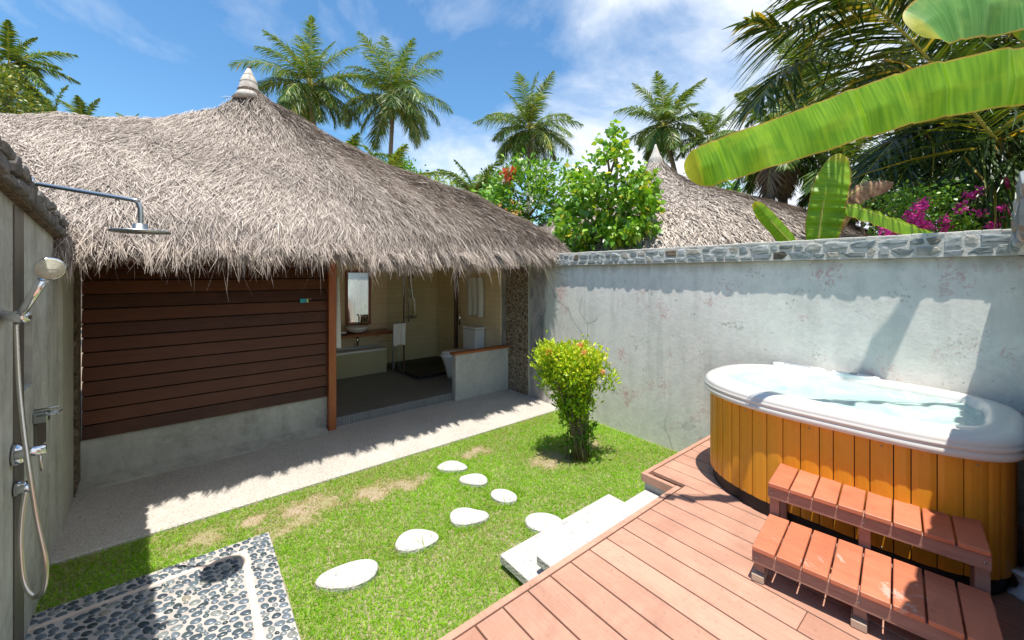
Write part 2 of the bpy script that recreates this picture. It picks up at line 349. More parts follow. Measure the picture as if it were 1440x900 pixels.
# bubbling water
m, t, o = nt('aerated_pool_water'); g = G(t); v = g.coords()
f = g.noise(v, 3.2, 7, .65, .8); c = g.ramp(f, [(.35, (.32, .50, .44)), (.52, (.43, .59, .53)), (.68, (.60, .69, .65))])
fine = g.noise(v, 26, 6, .7, 1.2)
c = g.mix(g.ramp(g.math('MULTIPLY', fine, g.noise(v, 2.2, 2)), [(.27, (0, 0, 0)), (.38, (.8, .8, .8))]), c, (.74, .80, .78))
g.l(g.bsdf(c, .06, g.bump(g.math('ADD', g.noise(v, 14, 4, .5, 1), g.math('MULTIPLY', fine, .6)), .5, .012), Transmission_Weight=.1, IOR=1.33), o.inputs[0]); M['water'] = m
M['grass'] = leafmat('turf_blades', [(0, (.50, .38, .22)), (.12, (.42, .38, .13)), (.3, (.18, .38, .008)), (.7, (.33, .56, .015)), (1, (.52, .68, .06))], .45, .5, (1.3, 1.5, .5))
m, t, o = nt('lawn_earth'); g = G(t); v = g.coords()
c = g.ramp(g.noise(v, 3.0, 6), [(.35, (.18, .24, .03)), (.5, (.30, .25, .14)), (.65, (.40, .31, .23))]); c = g.mix(.4, c, g.ramp(g.noise(v, 60, 4), [(.3, (.17, .15, .08)), (.7, (.42, .33, .25))]))
g.l(g.bsdf(c, .95, g.bump(g.noise(v, 50, 5), .6, .01)), o.inputs[0]); M['earth'] = m
M['palm'] = leafmat('coconut_leaflets', [(0, (.025, .06, .012)), (.4, (.065, .145, .02)), (.8, (.15, .24, .035)), (.93, (.28, .32, .06)), (1, (.46, .36, .08))], .3, .4, (1.6, 1.5, .5))
M['palm_near'] = leafmat('near_palm_leaflets', [(0, (.018, .045, .012)), (.5, (.05, .095, .018)), (.8, (.13, .17, .03)), (.93, (.34, .28, .04)), (1, (.50, .30, .04))], .3, .35, (1.8, 1.6, .4))
M['palm_dead'] = leafmat('dead_palm_leaflets', [(0, (.12, .07, .04)), (1, (.30, .20, .12))], .15, .8)
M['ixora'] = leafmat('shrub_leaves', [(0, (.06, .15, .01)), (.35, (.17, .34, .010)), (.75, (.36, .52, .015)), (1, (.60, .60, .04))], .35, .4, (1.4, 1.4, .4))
M['orange'] = leafmat('orange_petals', [(0, (.80, .34, .09)), (1, (.92, .55, .22))], .3, .6, (1.2, 1, .8))
M['broad'] = leafmat('broad_leaves', [(0, (.06, .16, .015)), (.4, (.13, .30, .02)), (.8, (.27, .46, .035)), (.95, (.45, .52, .07)), (1, (.62, .48, .04))], .3, .35, (1.5, 1.6, .4))
M['plum'] = leafmat('glossy_leaves', [(0, (.05, .14, .015)), (.5, (.12, .29, .02)), (1, (.28, .46, .04))], .25, .35, (1.5, 1.6, .4))
M['darkleaf'] = leafmat('dark_green_leaves', [(0, (.015, .04, .008)), (.6, (.04, .09, .014)), (1, (.10, .18, .03))], .2, .4)
M['lime'] = leafmat('lime_leaves', [(0, (.12, .22, .012)), (.6, (.28, .40, .02)), (1, (.45, .48, .04))], .35, .45, (1.3, 1.4, .4))
M['olivel'] = leafmat('olive_yellow_leaves', [(0, (.04, .09, .01)), (.6, (.12, .18, .015)), (1, (.34, .30, .03))], .3, .45)
M['whitep'] = leafmat('white_petals', [(0, (.75, .74, .68)), (1, (.85, .85, .82))], .3, .6, (1, 1, 1))
M['red'] = leafmat('red_orange_petals', [(0, (.60, .07, .03)), (1, (.75, .18, .08))], .3, .6, (1, 1, 1))
M['pink'] = leafmat('magenta_bracts', [(0, (.50, .02, .26)), (1, (.75, .07, .42))], .35, .6, (1.2, .9, 1.2))
def m_banana(name, c0, c1, c2, transl=.5):
    m, t, o = nt(name); g = G(t); u = g.n('ShaderNodeUVMap'); u.uv_map = 'UVMap'
    s = g.n('ShaderNodeSeparateXYZ'); g.l(u.outputs[0], s.inputs[0])
    mp = g.n('ShaderNodeMapping'); mp.inputs['Scale'].default_value = (170, 1.2, 1); g.l(u.outputs[0], mp.inputs['Vector'])
    rib = g.noise(mp.outputs[0], 1, 2, .4)
    c = g.ramp(rib, [(.35, c0), (.65, c1)])
    mp2 = g.n('ShaderNodeMapping'); mp2.inputs['Scale'].default_value = (9, 1.3, 1); g.l(u.outputs[0], mp2.inputs['Vector'])
    c = g.mix(g.ramp(g.noise(mp2.outputs[0], 1.2, 4), [(.52, (0, 0, 0)), (.75, (.8, .8, .8))]), c, c2)
    e = g.math('ABSOLUTE', g.math('SUBTRACT', s.outputs['Y'], .5))
    en = g.math('ADD', e, g.math('MULTIPLY', g.noise(mp2.outputs[0], 6, 4), .07))
    c = g.mix(g.ramp(en, [(.495, (0, 0, 0)), (.515, (.9, .9, .9))]), c, (.50, .34, .05))
    c = g.mix(g.ramp(en, [(.525, (0, 0, 0)), (.535, (.8, .8, .8))]), c, (.25, .11, .03))
    tip = g.math('ADD', s.outputs['X'], g.math('MULTIPLY', g.noise(mp2.outputs[0], 2, 3), .1))
    c = g.mix(g.ramp(tip, [(.96, (0, 0, 0)), (1.0, (.6, .6, .6))]), c, (.55, .42, .02))
    p = g.bsdf(c, .4, g.bump(rib, .4, .004)); tr = g.n('ShaderNodeBsdfTranslucent'); g.l(g.mix(1, c, (1.25, 1.4, .5), 'MULTIPLY'), tr.inputs[0])
    ms = g.n('ShaderNodeMixShader'); ms.inputs[0].default_value = transl; g.l(p, ms.inputs[1]); g.l(tr.outputs[0], ms.inputs[2]); g.l(ms.outputs[0], o.inputs[0]); return m
M['banana'] = m_banana('banana_blade', (.15, .33, .010), (.28, .48, .02), (.42, .52, .025), .5)
M['banana_blue'] = m_banana('banana_blade_waxy', (.10, .27, .05), (.17, .36, .09), (.28, .44, .10), .4)
M['banana_dead'] = mat('withered_banana_blade', [(.3, (.16, .07, .04)), (.6, (.34, .20, .12)), (.8, (.42, .34, .08))], 14, .8, .4)
M['sign_blue'] = mat('blue_green_sign', [(.4, (.0, .17, .42)), (.55, (.01, .36, .42))], 22, .5, 0)
M['sign_green'] = mat('pale_green_sign', (.40, .55, .22), 5, .5, 0)
M['hut_under'] = mat('roof_lining', [(.3, (.48, .37, .24)), (.7, (.60, .48, .33))], 10, .9, .3)
M['hutwall'] = mat('hidden_plaster', (.5, .47, .42), 4, .9, .1)
# ================================================================== GROUND
XR = 4.23; YH = 5.4; YP = 4.07; YD = 1.6
mb = MB(); R_ = 600
mb.add([(-R_, -R_, -.02), (R_, -R_, -.02), (R_, R_, -.02), (-R_, R_, -.02)], [(0, 1, 2, 3)])
mb.build('ground', M['soil'], kind='structure')
mb = MB(); mb.box(-1.0, XR, -2.5, YP, -.1, 0.0); mb.build('lawn_soil', M['earth'], kind='structure')
mb = MB(); mb.bbox(-1.1, XR, YP, YH, -.1, .03, .008); mb.build('path', M['path'], kind='structure')
mb = MB()    # sloping footing fillet along the house plinth
mb.add([(-.9, 5.22, .034), (1.31, 5.22, .034), (1.31, 5.41, .085), (-.9, 5.41, .085), (-.9, 5.41, .0), (1.31, 5.41, 0), (1.31, 5.22, 0), (-.9, 5.22, 0)], [(0, 1, 2, 3), (1, 6, 5, 2), (0, 7, 6, 1)])
mb.build('path_footing', M['plinth'], kind='structure')
# grass
bare = [(pt[0], pt[1], r) for pt, r in ((( .78, 3.72), .20), ((.42, 3.80), .10), ((1.30, 3.62), .17), ((1.62, 3.55), .12), ((.05, 3.78), .12), ((3.0, 3.05), .2), ((3.6, 3.1), .18), ((2.45, 3.7), .13), ((.62, 3.55), .13))]
stones_c = [(2.07, 3.54), (2.10, 3.18), (2.15, 2.78), (1.74, 2.73), (1.29, 2.73), (.80, 2.69), (2.17, 2.28)]
def patch(x, y):
    f = np.zeros_like(x)
    w = .05*np.sin(x*23+y*9)+.04*np.sin(y*31-x*17)
    for bx, by, r in bare: f = np.maximum(f, np.exp(-np.clip(((x-bx)/1.5)**2+(y-by)**2+w*.9*r, 0, 9)/(r*r)*1.4))
    n = .5+.25*np.sin(x*3.1+1.7*np.sin(y*2.3))+.25*np.sin(y*4.3+1.3*np.sin(x*5.1))
    return f, n
N = 330000
x = rng.uniform(-.85, XR-.01, N); y = rng.uniform(1.2, YP+.035, N)
f, n = patch(x, y)
k = (rng.random(N) > f*.9-.1+.25*(f>.3)*np.sin(x*61+4*np.sin(y*37))*np.sin(y*53)) & ~((x < .46) & (y < 3.53)) & ~((y > YP-.0) & (rng.random(N) < .5))
x, y, f, n = x[k], y[k], f[k], n[k]; N = len(x)
D = randdir(N, 1.3); B = nrm(randdir(N)*np.array([1, 1, .2])); B[:, 2] -= .4
L = rng.uniform(.016, .042, N)*(1-.35*f)*(1+.35*(rng.random(N) < .06))
h3 = .5+.5*np.sin(x*37+9*np.sin(y*11))*np.sin(y*41+7*np.sin(x*13))
v = np.clip(.35+.18*n+.22*(h3-.5)+rng.normal(0, .17, N)-f*.55, .02, 1)
v = np.where(rng.random(N) < .02+.10*(y > YP-.25)+.05*(n < .35)+.3*f, rng.uniform(0, .15, N), v)
ring = np.zeros(N, bool)
for sx_, sy_ in stones_c: ring |= (np.abs(np.hypot((x-sx_)*.82, (y-sy_)*1.1)-.135) < .03)
L = np.where(ring, L*1.5, L); L = np.where(rng.random(N) < .012, L*2.0, L)
V, Q, vv = ribbons(np.stack([x, y, np.zeros(N)-.002], 1), D, nrm(B), L, rng.uniform(.003, .0055, N), (1, .8, .1), rng.uniform(.2, .8, N), v)
npmesh('lawn_grass', V, Q, M['grass'], v=vv, kind='stuff', label='short bright green turf with bare patches filling the courtyard', cat='grass')
# low weeds at wall foot
# ------------------------------------------------------------------ stepping stones
def stone(i, c, rx, ry, rot, z, label, bumps):
    n = 40; poly = []
    for q in range(n):
        a = 2*math.pi*q/n; r = 1+sum(am*math.cos(k*a+ph) for k, am, ph in bumps)
        p = np.array([rx*r*math.cos(a), ry*r*math.sin(a)]); cr, sr = math.cos(rot), math.sin(rot)
        poly.append((c[0]+cr*p[0]-sr*p[1], c[1]+sr*p[0]+cr*p[1]))
    mb = MB(); mb.prism(poly, -.03, z-.010, bev=.008)
    mb.build('stepping_stone', M['stone_white'], label=label, cat='stepping stone', group='stepping stones across the lawn')
angR = math.atan2(RT[1], RT[0])
SP = [(.15, .10, -.1, 'white pebbled stepping stone nearest the concrete path', [(3, .10, 1.0)]),
      (.13, .105, -.2, 'small white stepping stone, second from the concrete path', [(3, .07, 2.0), (2, .06, 0)]),
      (.125, .095, -.55, 'oval white stepping stone, third from the concrete path', [(2, .04, .5)]),
      (.155, .11, .15, 'white stepping stone with a waisted side, level with the stone slab step', [(3, .10, .3), (2, .08, 1.5)]),
      (.155, .115, .25, 'rounded white stepping stone, second from the pebble floor', [(3, .07, .6)]),
      (.19, .115, .35, 'longest white stepping stone, nearest the pebble shower floor', [(3, .06, 3.5)]),
      (.15, .125, -.3, 'white stepping stone half tucked against the slab steps', [(2, .05, 0)])]
for i, ((cx, cy), (rx, ry, ro, lb, bp)) in enumerate(zip(stones_c, SP)):
    stone(i, (cx, cy), rx, ry, angR+ro, .05, lb, bp)
mb = MB(); mb.bbox(1.62, 2.80, 1.66, 2.14, .045, .10, .004); mb.build('slab_step', M['stone_white'], label='lower white aggregate slab step lying over the lawn', cat='step', group='slab steps up to the deck')
mb = MB(); mb.bbox(1.66, 2.76, 1.72, 2.06, -.02, .043, .002); mb.build('step_footing', M['plinth'], label='low concrete footing under the white slab steps', cat='footing')
mb = MB(); mb.bbox(1.69, 2.90, 1.607, 1.85, .165, .225, .004); mb.box(1.80, 2.85, 1.612, 1.79, .102, .163); mb.build('slab_step', M['stone_white'], label='upper white aggregate slab step against the deck edge', cat='step', group='slab steps up to the deck')
# ------------------------------------------------------------------ pebble pad
px0, px1, py1, py0 = -.80, .455, 3.525, 1.3
pad = thing('pebble_floor', (-.15, 2.5, 0), 'outdoor shower floor of dark oval pebbles set in pale mortar', 'shower floor')
mb = MB(); mb.bbox(px0, px1, py0, py1, -.05, .03, .004); mb.build('mortar_bed', M['grout'], pad)
ix, iy = px1-.17, py1-.15
mb = MB(); mb.box(ix-.02, ix+.02, py0, iy+.02, .0305, .0345); mb.box(px0, ix-.021, iy-.015, iy+.02, .0305, .034); mb.build('mortar_line', M['grout_pink'], pad)
P = []; pts = []
cell = {}
tries = 0
def ok(x, y, r):
    ci, cj = int(x/.07), int(y/.07)
    for a in (-1, 0, 1):
        for b in (-1, 0, 1):
            for (u, w, r2) in cell.get((ci+a, cj+b), ()):
                dx, dy = x-u, y-w
                # anisotropic: pebbles lie elongated along camera right
                e = (dx*RT[0]+dy*RT[1])/1.28; q = (dx*FW[0]+dy*FW[1])/.86
                if e*e+q*q < (r+r2)**2: return False
    return True
for r0, nt_ in ((.0235, 9000), (.020, 12000), (.0165, 20000), (.012, 24000)):
    for _ in range(nt_):
        r = r0*random.uniform(.9, 1.1); x = random.uniform(px0+r, px1-r*1.1); y = random.uniform(py0, py1-r*1.1)
        if abs(x-ix) < r*.9+.018 and y < iy+.03: continue
        if abs(y-iy) < r*.8+.014 and x < ix+.03: continue
        if ok(x, y, r): cell.setdefault((int(x/.07), int(y/.07)), []).append((x, y, r)); pts.append((x, y, r))
pts = np.array(pts); n = len(pts); nu, nv = 12, 4
ang = rng.normal(0, .28, n)+angR; e = rng.uniform(1.12, 1.36, n)
us = np.linspace(0, 2*math.pi, nu, endpoint=False); ws = np.array([0, .35, .75, 1.05, 1.5])[:nv+1]
lob = 1+.05*np.cos(2*us[None]+rng.uniform(0, 6, n)[:, None])+.05*np.cos(3*us[None]+rng.uniform(0, 6, n)[:, None])
V = []
for w in (0, .5, .95, 1.35):
    r = pts[:, 2:3]*math.cos(w)*lob*1.03; a = r*np.cos(us)*e[:, None]; b = r*np.sin(us)*.84
    X = pts[:, :1]+a*np.cos(ang)[:, None]-b*np.sin(ang)[:, None]; Y = pts[:, 1:2]+a*np.sin(ang)[:, None]+b*np.cos(ang)[:, None]
    V.append(np.stack([X, Y, np.full_like(X, .0285)+math.sin(w)*.011], -1))
V = np.stack(V, 1).reshape(-1, 3)     # n,4,nu
Q = []
b0 = np.arange(n)*4*nu
for j in range(3):
    for i in range(nu): k2 = (i+1) % nu; Q.append(np.stack([b0+j*nu+i, b0+j*nu+k2, b0+(j+1)*nu+k2, b0+(j+1)*nu+i], 1))
for i in range(0, nu//2-1): Q.append(np.stack([b0+3*nu+i, b0+3*nu+i+1, b0+3*nu+nu-2-i, b0+3*nu+nu-1-i], 1))
Q = np.stack(Q, 1).reshape(-1, 4); vv = np.repeat(np.clip(rng.beta(1.6, 1.9, n), 0, 1), len(Q)//n)
npmesh('pebbles', V, Q, M['pebble'], pad, v=vv, smooth=True, kind='stuff')
# ------------------------------------------------------------------ deck
mb = MB(); pitch = .1635; gap = .009
x = 3.0-pitch*24
i = 0
while x < XR:
    x1 = min(x+pitch-gap, XR-.002); ye = 1.84 if x > 2.9 else 1.555
    cuts = [-2.4]; yy = -2.4+random.uniform(.6, 2.2)
    while yy < ye-.35: cuts.append(yy); yy += random.uniform(1.0, 2.3)
    cuts.append(ye)
    for a, b in zip(cuts[:-1], cuts[1:]):
        mb.cv = random.choice([.35, .4, .45, .5, .55, .3, .6]) if random.random() > .15 else random.choice([.05, .9]); mb.bbox(x, x1, a+.0015, b-.0015, .322, .35, .0025)
    x += pitch; i += 1
mb.cv = .75; mb.bbox(-.98, 2.93, 1.562, 1.60, .27, .352, .003); mb.cv = .45
mb.bbox(2.935, XR-.003, 1.847, 1.885, .285, .352, .003); mb.bbox(2.897, 2.933, 1.603, 1.885, .285, .3515, .003)
mb.box(2.93, 2.936, 1.52, 1.60, .30, .3505)
mb.build('deck_boards', M['deck'], kind='structure')
mb = MB(); mb.box(-.97, 2.9, -2.4, 1.55, .0, .318); mb.box(2.92, XR-.004, -2.4, 1.865, 0, .282); mb.build('deck_base', M['halfwall'], kind='structure')
# ================================================================== GARDEN WALLS
def cap_stones(T, u0, u1, v0, v1, depth, w=.15, rows=2, jit=.3, seed=1):
    """irregular stones on a face; T(u,v,d) maps to world, d outward"""
    r = random.Random(seed); mb = MB(); us = []; u = u0
    n = max(2, int((u1-u0)/w)); H = (v1-v0)/rows
    for row in range(rows):
        e = [u0]
        while e[-1] < u1-w*.5: e.append(e[-1]+w*r.uniform(.55, 1.55))
        e[-1] = u1
        for a, b in zip(e[:-1], e[1:]):
            g_ = .006; md = lambda u_: v0+H*(1+.22*math.sin(u_*9.1+seed)+.12*math.sin(u_*23)); va, vb = (v0+g_, md((a+b)/2)-g_) if row == 0 else (md((a+b)/2)+g_, v1-g_)
            if r.random() < .12 and b-a < .13: pass
            m_ = [r.uniform(-.6, .75)*(b-a)*.45 for _ in range(4)]; hj = [r.uniform(-1, 1)*H*.26 for _ in range(4)]
            poly = [(a+g_+max(0, m_[0]), va+abs(hj[0])*.6), ((a+b)/2+m_[1]*.3, va-0*hj[1]), (b-g_-max(0, m_[1]), va+abs(hj[1])*.6), (b-g_, (va+vb)/2+hj[2]),
                    (b-g_-max(0, m_[2]), vb-abs(hj[2])*.6), ((a+b)/2+m_[3]*.4, vb), (a+g_+max(0, m_[3]), vb-abs(hj[3])*.6), (a+g_, (va+vb)/2+hj[1])]
            c = np.mean(np.array(poly), 0); d = depth*r.uniform(.55, 1.25); mb.cv = r.choice([r.uniform(.3, .95)]*5+[r.uniform(0, .25), .97])
            tilt = (r.uniform(-.3, .3)*depth, r.uniform(-.3, .3)*depth)
            vs = []; K = len(poly)
            for sc, dd in ((1, -.02), (1, d*.35), (.90, d*.8), (.55, d)):
                for (pu, pv) in poly:
                    qu, qv = c[0]+(pu-c[0])*sc, c[1]+(pv-c[1])*sc
                    k_ = dd+(tilt[0]*(qu-c[0])/(b-a)+tilt[1]*(qv-c[1])/H)*(1 if dd > 0 else 0)+(r.uniform(-.12, .12)*depth if dd > 0 else 0)
                    vs.append(T(qu, qv, k_))
            fs = [[i+3*K for i in range(K)]]
            for ring in range(3):
                for i in range(K): j = (i+1) % K; fs.append([ring*K+i, ring*K+j, (ring+1)*K+j, (ring+1)*K+i])
            mb.add(vs, fs)
    return mb
WT = 2.13; WC = 2.29
gw = thing('garden_wall', (XR+.1, 2.8, 0), 'tall pale blue grey rendered wall capped with stones behind the hot tub', 'wall')
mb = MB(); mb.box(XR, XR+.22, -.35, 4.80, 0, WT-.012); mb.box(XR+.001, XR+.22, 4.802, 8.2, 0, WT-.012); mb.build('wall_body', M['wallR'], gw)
mb = MB(); mb.box(XR-.051, XR+.24, -.33, 5.0, WT-.010, WC-.012); mb.build('cap_core', M['capmortar'], gw)
mb = MB()
for i in range(60):     # uneven pale mortar bed on top
    a = -.08+i*.0847; mb.bbox(XR-.045-random.random()*.012, XR+.25, a, a+.0855, WC-.014, WC+.004+random.random()*.006, .004)
mb.build('cap_top', M['capmortar'], gw)
cap_stones(lambda u, v, d: (XR-.047-d, u, v), -.06, 4.98, WT-.004, WC-.016, .014, .118, 2, seed=3).build('cap_stones', M['capstone'], gw)
mb = MB(); mb.box(XR-.02, XR-.001, 4.80, 5.39, 0, WT-.03); mb.build('stone_facing', M['stoneclad'], gw)
mb = MB(); mb.box(XR-.028, XR-.0005, 4.785, 4.799, 0.03, WT-.02); mb.build('corner_bead', M['pilaster'], gw)
rw = thing('return_wall', (3.2, -.2, 0), 'short stone capped wall at the far right end of the hot tub', 'wall')
mb = MB(); mb.box(2.0, XR-.001, -.32, -.085, 0, WT-.012); mb.build('wall_body', M['wallR'], rw)
mb = MB(); mb.box(2.0, XR+.24, -.36, -.06, WT-.010, WC+.05); mb.build('cap_core', M['capmortar'], rw)
cap_stones(lambda u, v, d: (u, -.058+d, v), 2.0, XR-.03, WT-.002, WC+.045, .024, .16, 2, seed=8).build('cap_stones', M['capstone'], rw)
# left wall: slightly skewed
def WL(y, o, z): return (-.4525-.075*y+o, y, z)
lw = thing('shower_wall', (-.75, 3.5, 0), 'grey cement wall at the left carrying the outdoor shower', 'wall')
def topz(y): return 2.38-.075*(y-2.6)
def wallbox(mb, y0, y1, o0, o1, z0, z1, tz=0):
    vs = []
    for (zz) in (0, 1):
        for y_ in (y0, y1):
            for o_ in (o0, o1):
                z_ = (z1 if zz else z0)
                if tz == 1 and zz: z_ = topz(y_)+z1
                if tz == 2: z_ = topz(y_)+(z1 if zz else z0)
                vs.append(WL(y_, o_, z_))
    mb.add(vs, [(0, 2, 3, 1), (4, 5, 7, 6), (0, 1, 5, 4), (2, 6, 7, 3), (0, 4, 6, 2), (1, 3, 7, 5)])
ny0, ny1, nz0, nz1 = 3.24, 3.50, 1.37, 1.76     # recessed niche
mb = MB()
wallbox(mb, 1.0, ny0, -.25, 0, 0, 0, 1); wallbox(mb, ny1, 5.15, -.25, 0, 0, 0, 1)
wallbox(mb, ny0, ny1, -.25, 0, 0, nz0); wallbox(mb, ny0, ny1, -.25, 0, nz1, 0, 1); wallbox(mb, ny0, ny1, -.25, -.10, nz0, nz1)
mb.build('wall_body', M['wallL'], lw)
mb = MB(); wallbox(mb, 3.02, 3.235, -.01, .006, .0, -.01, 1); mb.build('slate_strip', M['strip'], lw)
mb = MB(); wallbox(mb, 4.48, 5.15, -.01, .022, .03, -.02, 1); mb.build('pilaster', M['pilaster'], lw)
mb = MB(); wallbox(mb, 1.0, 4.42, -.25, .035, .0, .15, 2); mb.build('cap_core', M['rubble'], lw)
cap_stones(lambda u, v, d: WL(u, .036+d, topz(u)+v), 1.0, 4.42, .004, .145, .03, .14, 2, seed=5).build('cap_stones', mat('dark_cap_stones', [(.3, (.07, .07, .07)), (.7, (.20, .19, .18))], 12, .9, .6), lw)
# rough end pier
n1, n2 = 50, 12; vs = []; fs = []
for i in range(n1+1):
    for j in range(n2+1):
        z_ = 2.35*i/n1; xx = -1.12+.32*j/n2; rr = .018*math.sin(i*1.9+j*3.1)+.02*random.random()
        e_ = (j == n2)*(.02*random.random()-.01)
        vs.append((xx+e_, 5.165-rr, z_))
for i in range(n1):
    for j in range(n2): a = i*(n2+1)+j; fs.append((a, a+1, a+n2+2, a+n2+1))
mb = MB(); mb.add(vs, fs); mb.box(-1.12, -.812, 5.16, 5.42, 0, 2.35); mb.build('rough_pier', M['rubble'], lw)
# ================================================================== BUNGALOW
hb = thing('thatched_bungalow', (1.6, 6.8, 0), 'large thatched bungalow with dark boarded wall and open bathroom', 'house')
mb = MB(); mb.box(-1.0, 1.33, YH, YH+.22, 0, .44); mb.build('plinth', M['plinth'], hb)
mb = MB(); z = .442; k_ = 0
while z < 2.6:
    h = .136; mb.cv = random.uniform(.1, .9)
    # lapped board: bottom edge proud
    mb.add([(-.80, YH-.040, z+.012), (1.325, YH-.040, z+.012), (1.325, YH-.012, z+h-.006), (-.80, YH-.012, z+h-.006), (-.80, YH+.03, z), (1.325, YH+.03, z), (-.80, YH+.03, z+h-.006), (1.325, YH+.03, z+h-.006)],
           [(0, 1, 2, 3), (0, 4, 5, 1), (3, 2, 7, 6), (1, 5, 7, 2), (0, 3, 6, 4)]); z += h
mb.box(-.80, 1.32, YH+.035, YH+.20, .442, 2.65)
mb.build('siding', M['siding'], hb)
mb = MB(); mb.bbox(1.33, 1.42, YH-.10, YH+.06, .0, 2.7, .004); mb.build('post', M['post'], hb)
mb = MB(); mb.box(1.425, XR-.03, YH+.03, 8.1, .0, .14); mb.build('bathroom_floor', M['tilef'], hb)
mb = MB(); mb.box(1.425, 3.165, YH-.01, YH+.029, .0, .143); mb.build('threshold', M['tilefv'], hb)
mb = MB(); mb.box(.9, 4.7, 7.82, 8.0, .14, 2.6); mb.build('back_wall', M['tilew'], hb)
mb = MB(); mb.box(1.28, 1.42, YH+.22, 7.81, .0, 2.9); mb.build('side_wall', M['tilew'], hb)
mb = MB(); mb.box(XR-.025, XR-.003, YH+.13, 7.8, .145, 2.5); mb.build('side_wall', M['tilew'], hb)
hw = (lambda mb: mb)(MB()); hw.box(3.17, XR-.022, YH-.08, YH+.02, 0, .735); hwo = hw.build('half_wall', M['halfwall'], hb)
mb = MB(); mb.bbox(3.14, XR-.022, YH-.10, YH+.045, .738, .772, .004); mb.build('half_wall_cap', M['post'], hwo)
# roof surface
APX = np.array([.64, 6.9, 4.74]); EY = 4.25
def eavez(x): return 2.34+.16/(1+math.exp(-(x-4.0)*5)) + .03*math.sin(x*2.3)
def eavept(s):          # s in [0,1] left part ridge, [1,2] front fan, [2,3] right end, 3..4 back
    pass
cols = []               # (bottom, top)
XL = -4.2
ridge = lambda x: np.interp(x, [XL, -1.64, -.82, -.15, .25, .5, .64], [3.20, 3.74, 3.90, 4.08, 4.31, 4.56, 4.74])
for x in np.linspace(XL, -.2, 22): cols.append(((x, EY, eavez(x)), (x+.0, 6.9, ridge(x))))
for q in np.linspace(0, 1, 44)[1:]:
    xb = -.2+q*(4.55+.2); top = -.2+min(1, q*2.2)*.84
    cols.append(((xb, EY-.0*q, eavez(xb)), (top, 6.9, float(ridge(top)))))
cr = (4.55, EY, eavez(4.55))
for q in np.linspace(0, 1, 20)[1:]: cols.append(((4.55, EY+q*5.4, 2.25), tuple(APX)))
for q in np.linspace(0, 1, 20)[1:]: cols.append(((4.55-q*4.75, EY+5.4, 2.15), tuple(APX) if q < .5 else (.64-.84*(q-.5)*2, 6.9, float(ridge(.64-.84*(q-.5)*2)))))
for x in np.linspace(-.2, XL, 12)[1:]: cols.append(((x, EY+5.4, 2.15), (x, 6.9, ridge(x))))
cols = np.array(cols)                      # C,2,3
NS = 24
def roofpt(ci, s):
    """ci float column index, s 0 bottom ..1 top ; arrays"""
    i = np.clip(ci.astype(int), 0, len(cols)-2); f = (ci-i)[:, None]
    b = cols[i, 0]*(1-f)+cols[i+1, 0]*f; t_ = cols[i, 1]*(1-f)+cols[i+1, 1]*f
    p = b*(1-s[:, None])+t_*s[:, None]
    # sag: slightly convex near eave, concave near the apex
    dx = np.clip(1-np.abs(t_[:, 0]-.64)/1.1, 0, 1)
    p[:, 2] += .05*np.sin(np.pi*np.clip(s*1.5, 0, 1)) - .19*dx*np.sin(np.pi*np.clip(s, 0, 1)**1.6)*(1-np.clip(1-s,0,1)**3)
    p[:, 2] += .018*np.sin(p[:, 0]*5.1+p[:, 1]*2)+.014*np.sin(p[:, 0]*11+3*p[:, 1])
    p[:, 2] -= .13*np.clip(1-s/.07, 0, 1)**2
    return p
C_ = len(cols); ci, ss = np.meshgrid(np.arange(C_), np.linspace(0, 1, NS), indexing='ij')
Vt = roofpt(np.minimum(ci.ravel().astype(float), C_-1.0001), ss.ravel())
Vt = np.where(True, Vt, Vt); nV = len(Vt)
Vb = Vt.copy(); Vb[:, 2] -= .07
V = np.vstack([Vt, Vb]); Q = []
for i in range(C_-1):
    for j in range(NS-1):
        a = i*NS+j; Q.append((a, a+NS, a+NS+1, a+1)); Q.append((a+nV, a+1+nV, a+NS+1+nV, a+NS+nV))
    a = i*NS; Q.append((a, a+nV, a+NS+nV, a+NS))
mi = [1 if (q[0] >= nV) else 0 for q in Q]
roof = npmesh('roof', V, Q, [M['thatch_base'], M['hut_under']], hb, mi=mi)
def thatch(n, cmax, lmin, lmax, w, seed, smin=0.0, lift=.35):
    r = np.random.default_rng(seed)
    # sample columns by eave width, rejection by radial area
    ci = r.uniform(0, cmax, n*2); s = r.uniform(smin, 1.0, n*2)
    wd = 1-s*np.clip((ci-21)/2, 0, 1)*.93
    k = r.random(n*2) < wd; ci, s = ci[k][:n], s[k][:n]; n = len(ci)
    p = roofpt(ci, s); e = .01
    dn = roofpt(ci, np.clip(s-.02, -1, 1))-roofpt(ci, s+.0); dn = nrm(dn)
    sd = nrm(np.cross(dn, np.array([0, 0, 1.]))); up = nrm(np.cross(sd, dn)); up *= np.sign(up[:, 2:3])
    sw = .45*np.sin(p[:, 0]*2.1+p[:, 1]*1.3)*.5+r.normal(0, .38, n)
    d = nrm(dn+sd*sw[:, None]+up*(r.uniform(-.02, lift, n)[:, None]))
    B = nrm(sd*r.normal(0, .8, n)[:, None]-up*.8+np.array([0, 0, -.3]))
    L = r.uniform(lmin, lmax, n); base = p-dn*.05+up*r.uniform(-.005, .03, n)[:, None]
    v = np.clip(r.beta(2.2, 1.7, n)+.08*np.sin(p[:, 0]*3+p[:, 1]*4), 0, 1)
    # ribbon lies flat on roof: side vector perpendicular to d within roof plane
    side = nrm(np.cross(up, d)+up*r.normal(0, .35, n)[:, None])
    return ribbons(base, d, B, L, w*r.uniform(.6, 1.4, n), (.7, 1, .9, .25), r.uniform(.1, .45, n), v, side)
V, Q, vv = thatch(270000, 84, .09, .25, .0052, 1)
npmesh('thatch', V, Q, M['thatch'], roof, v=vv, kind='stuff')
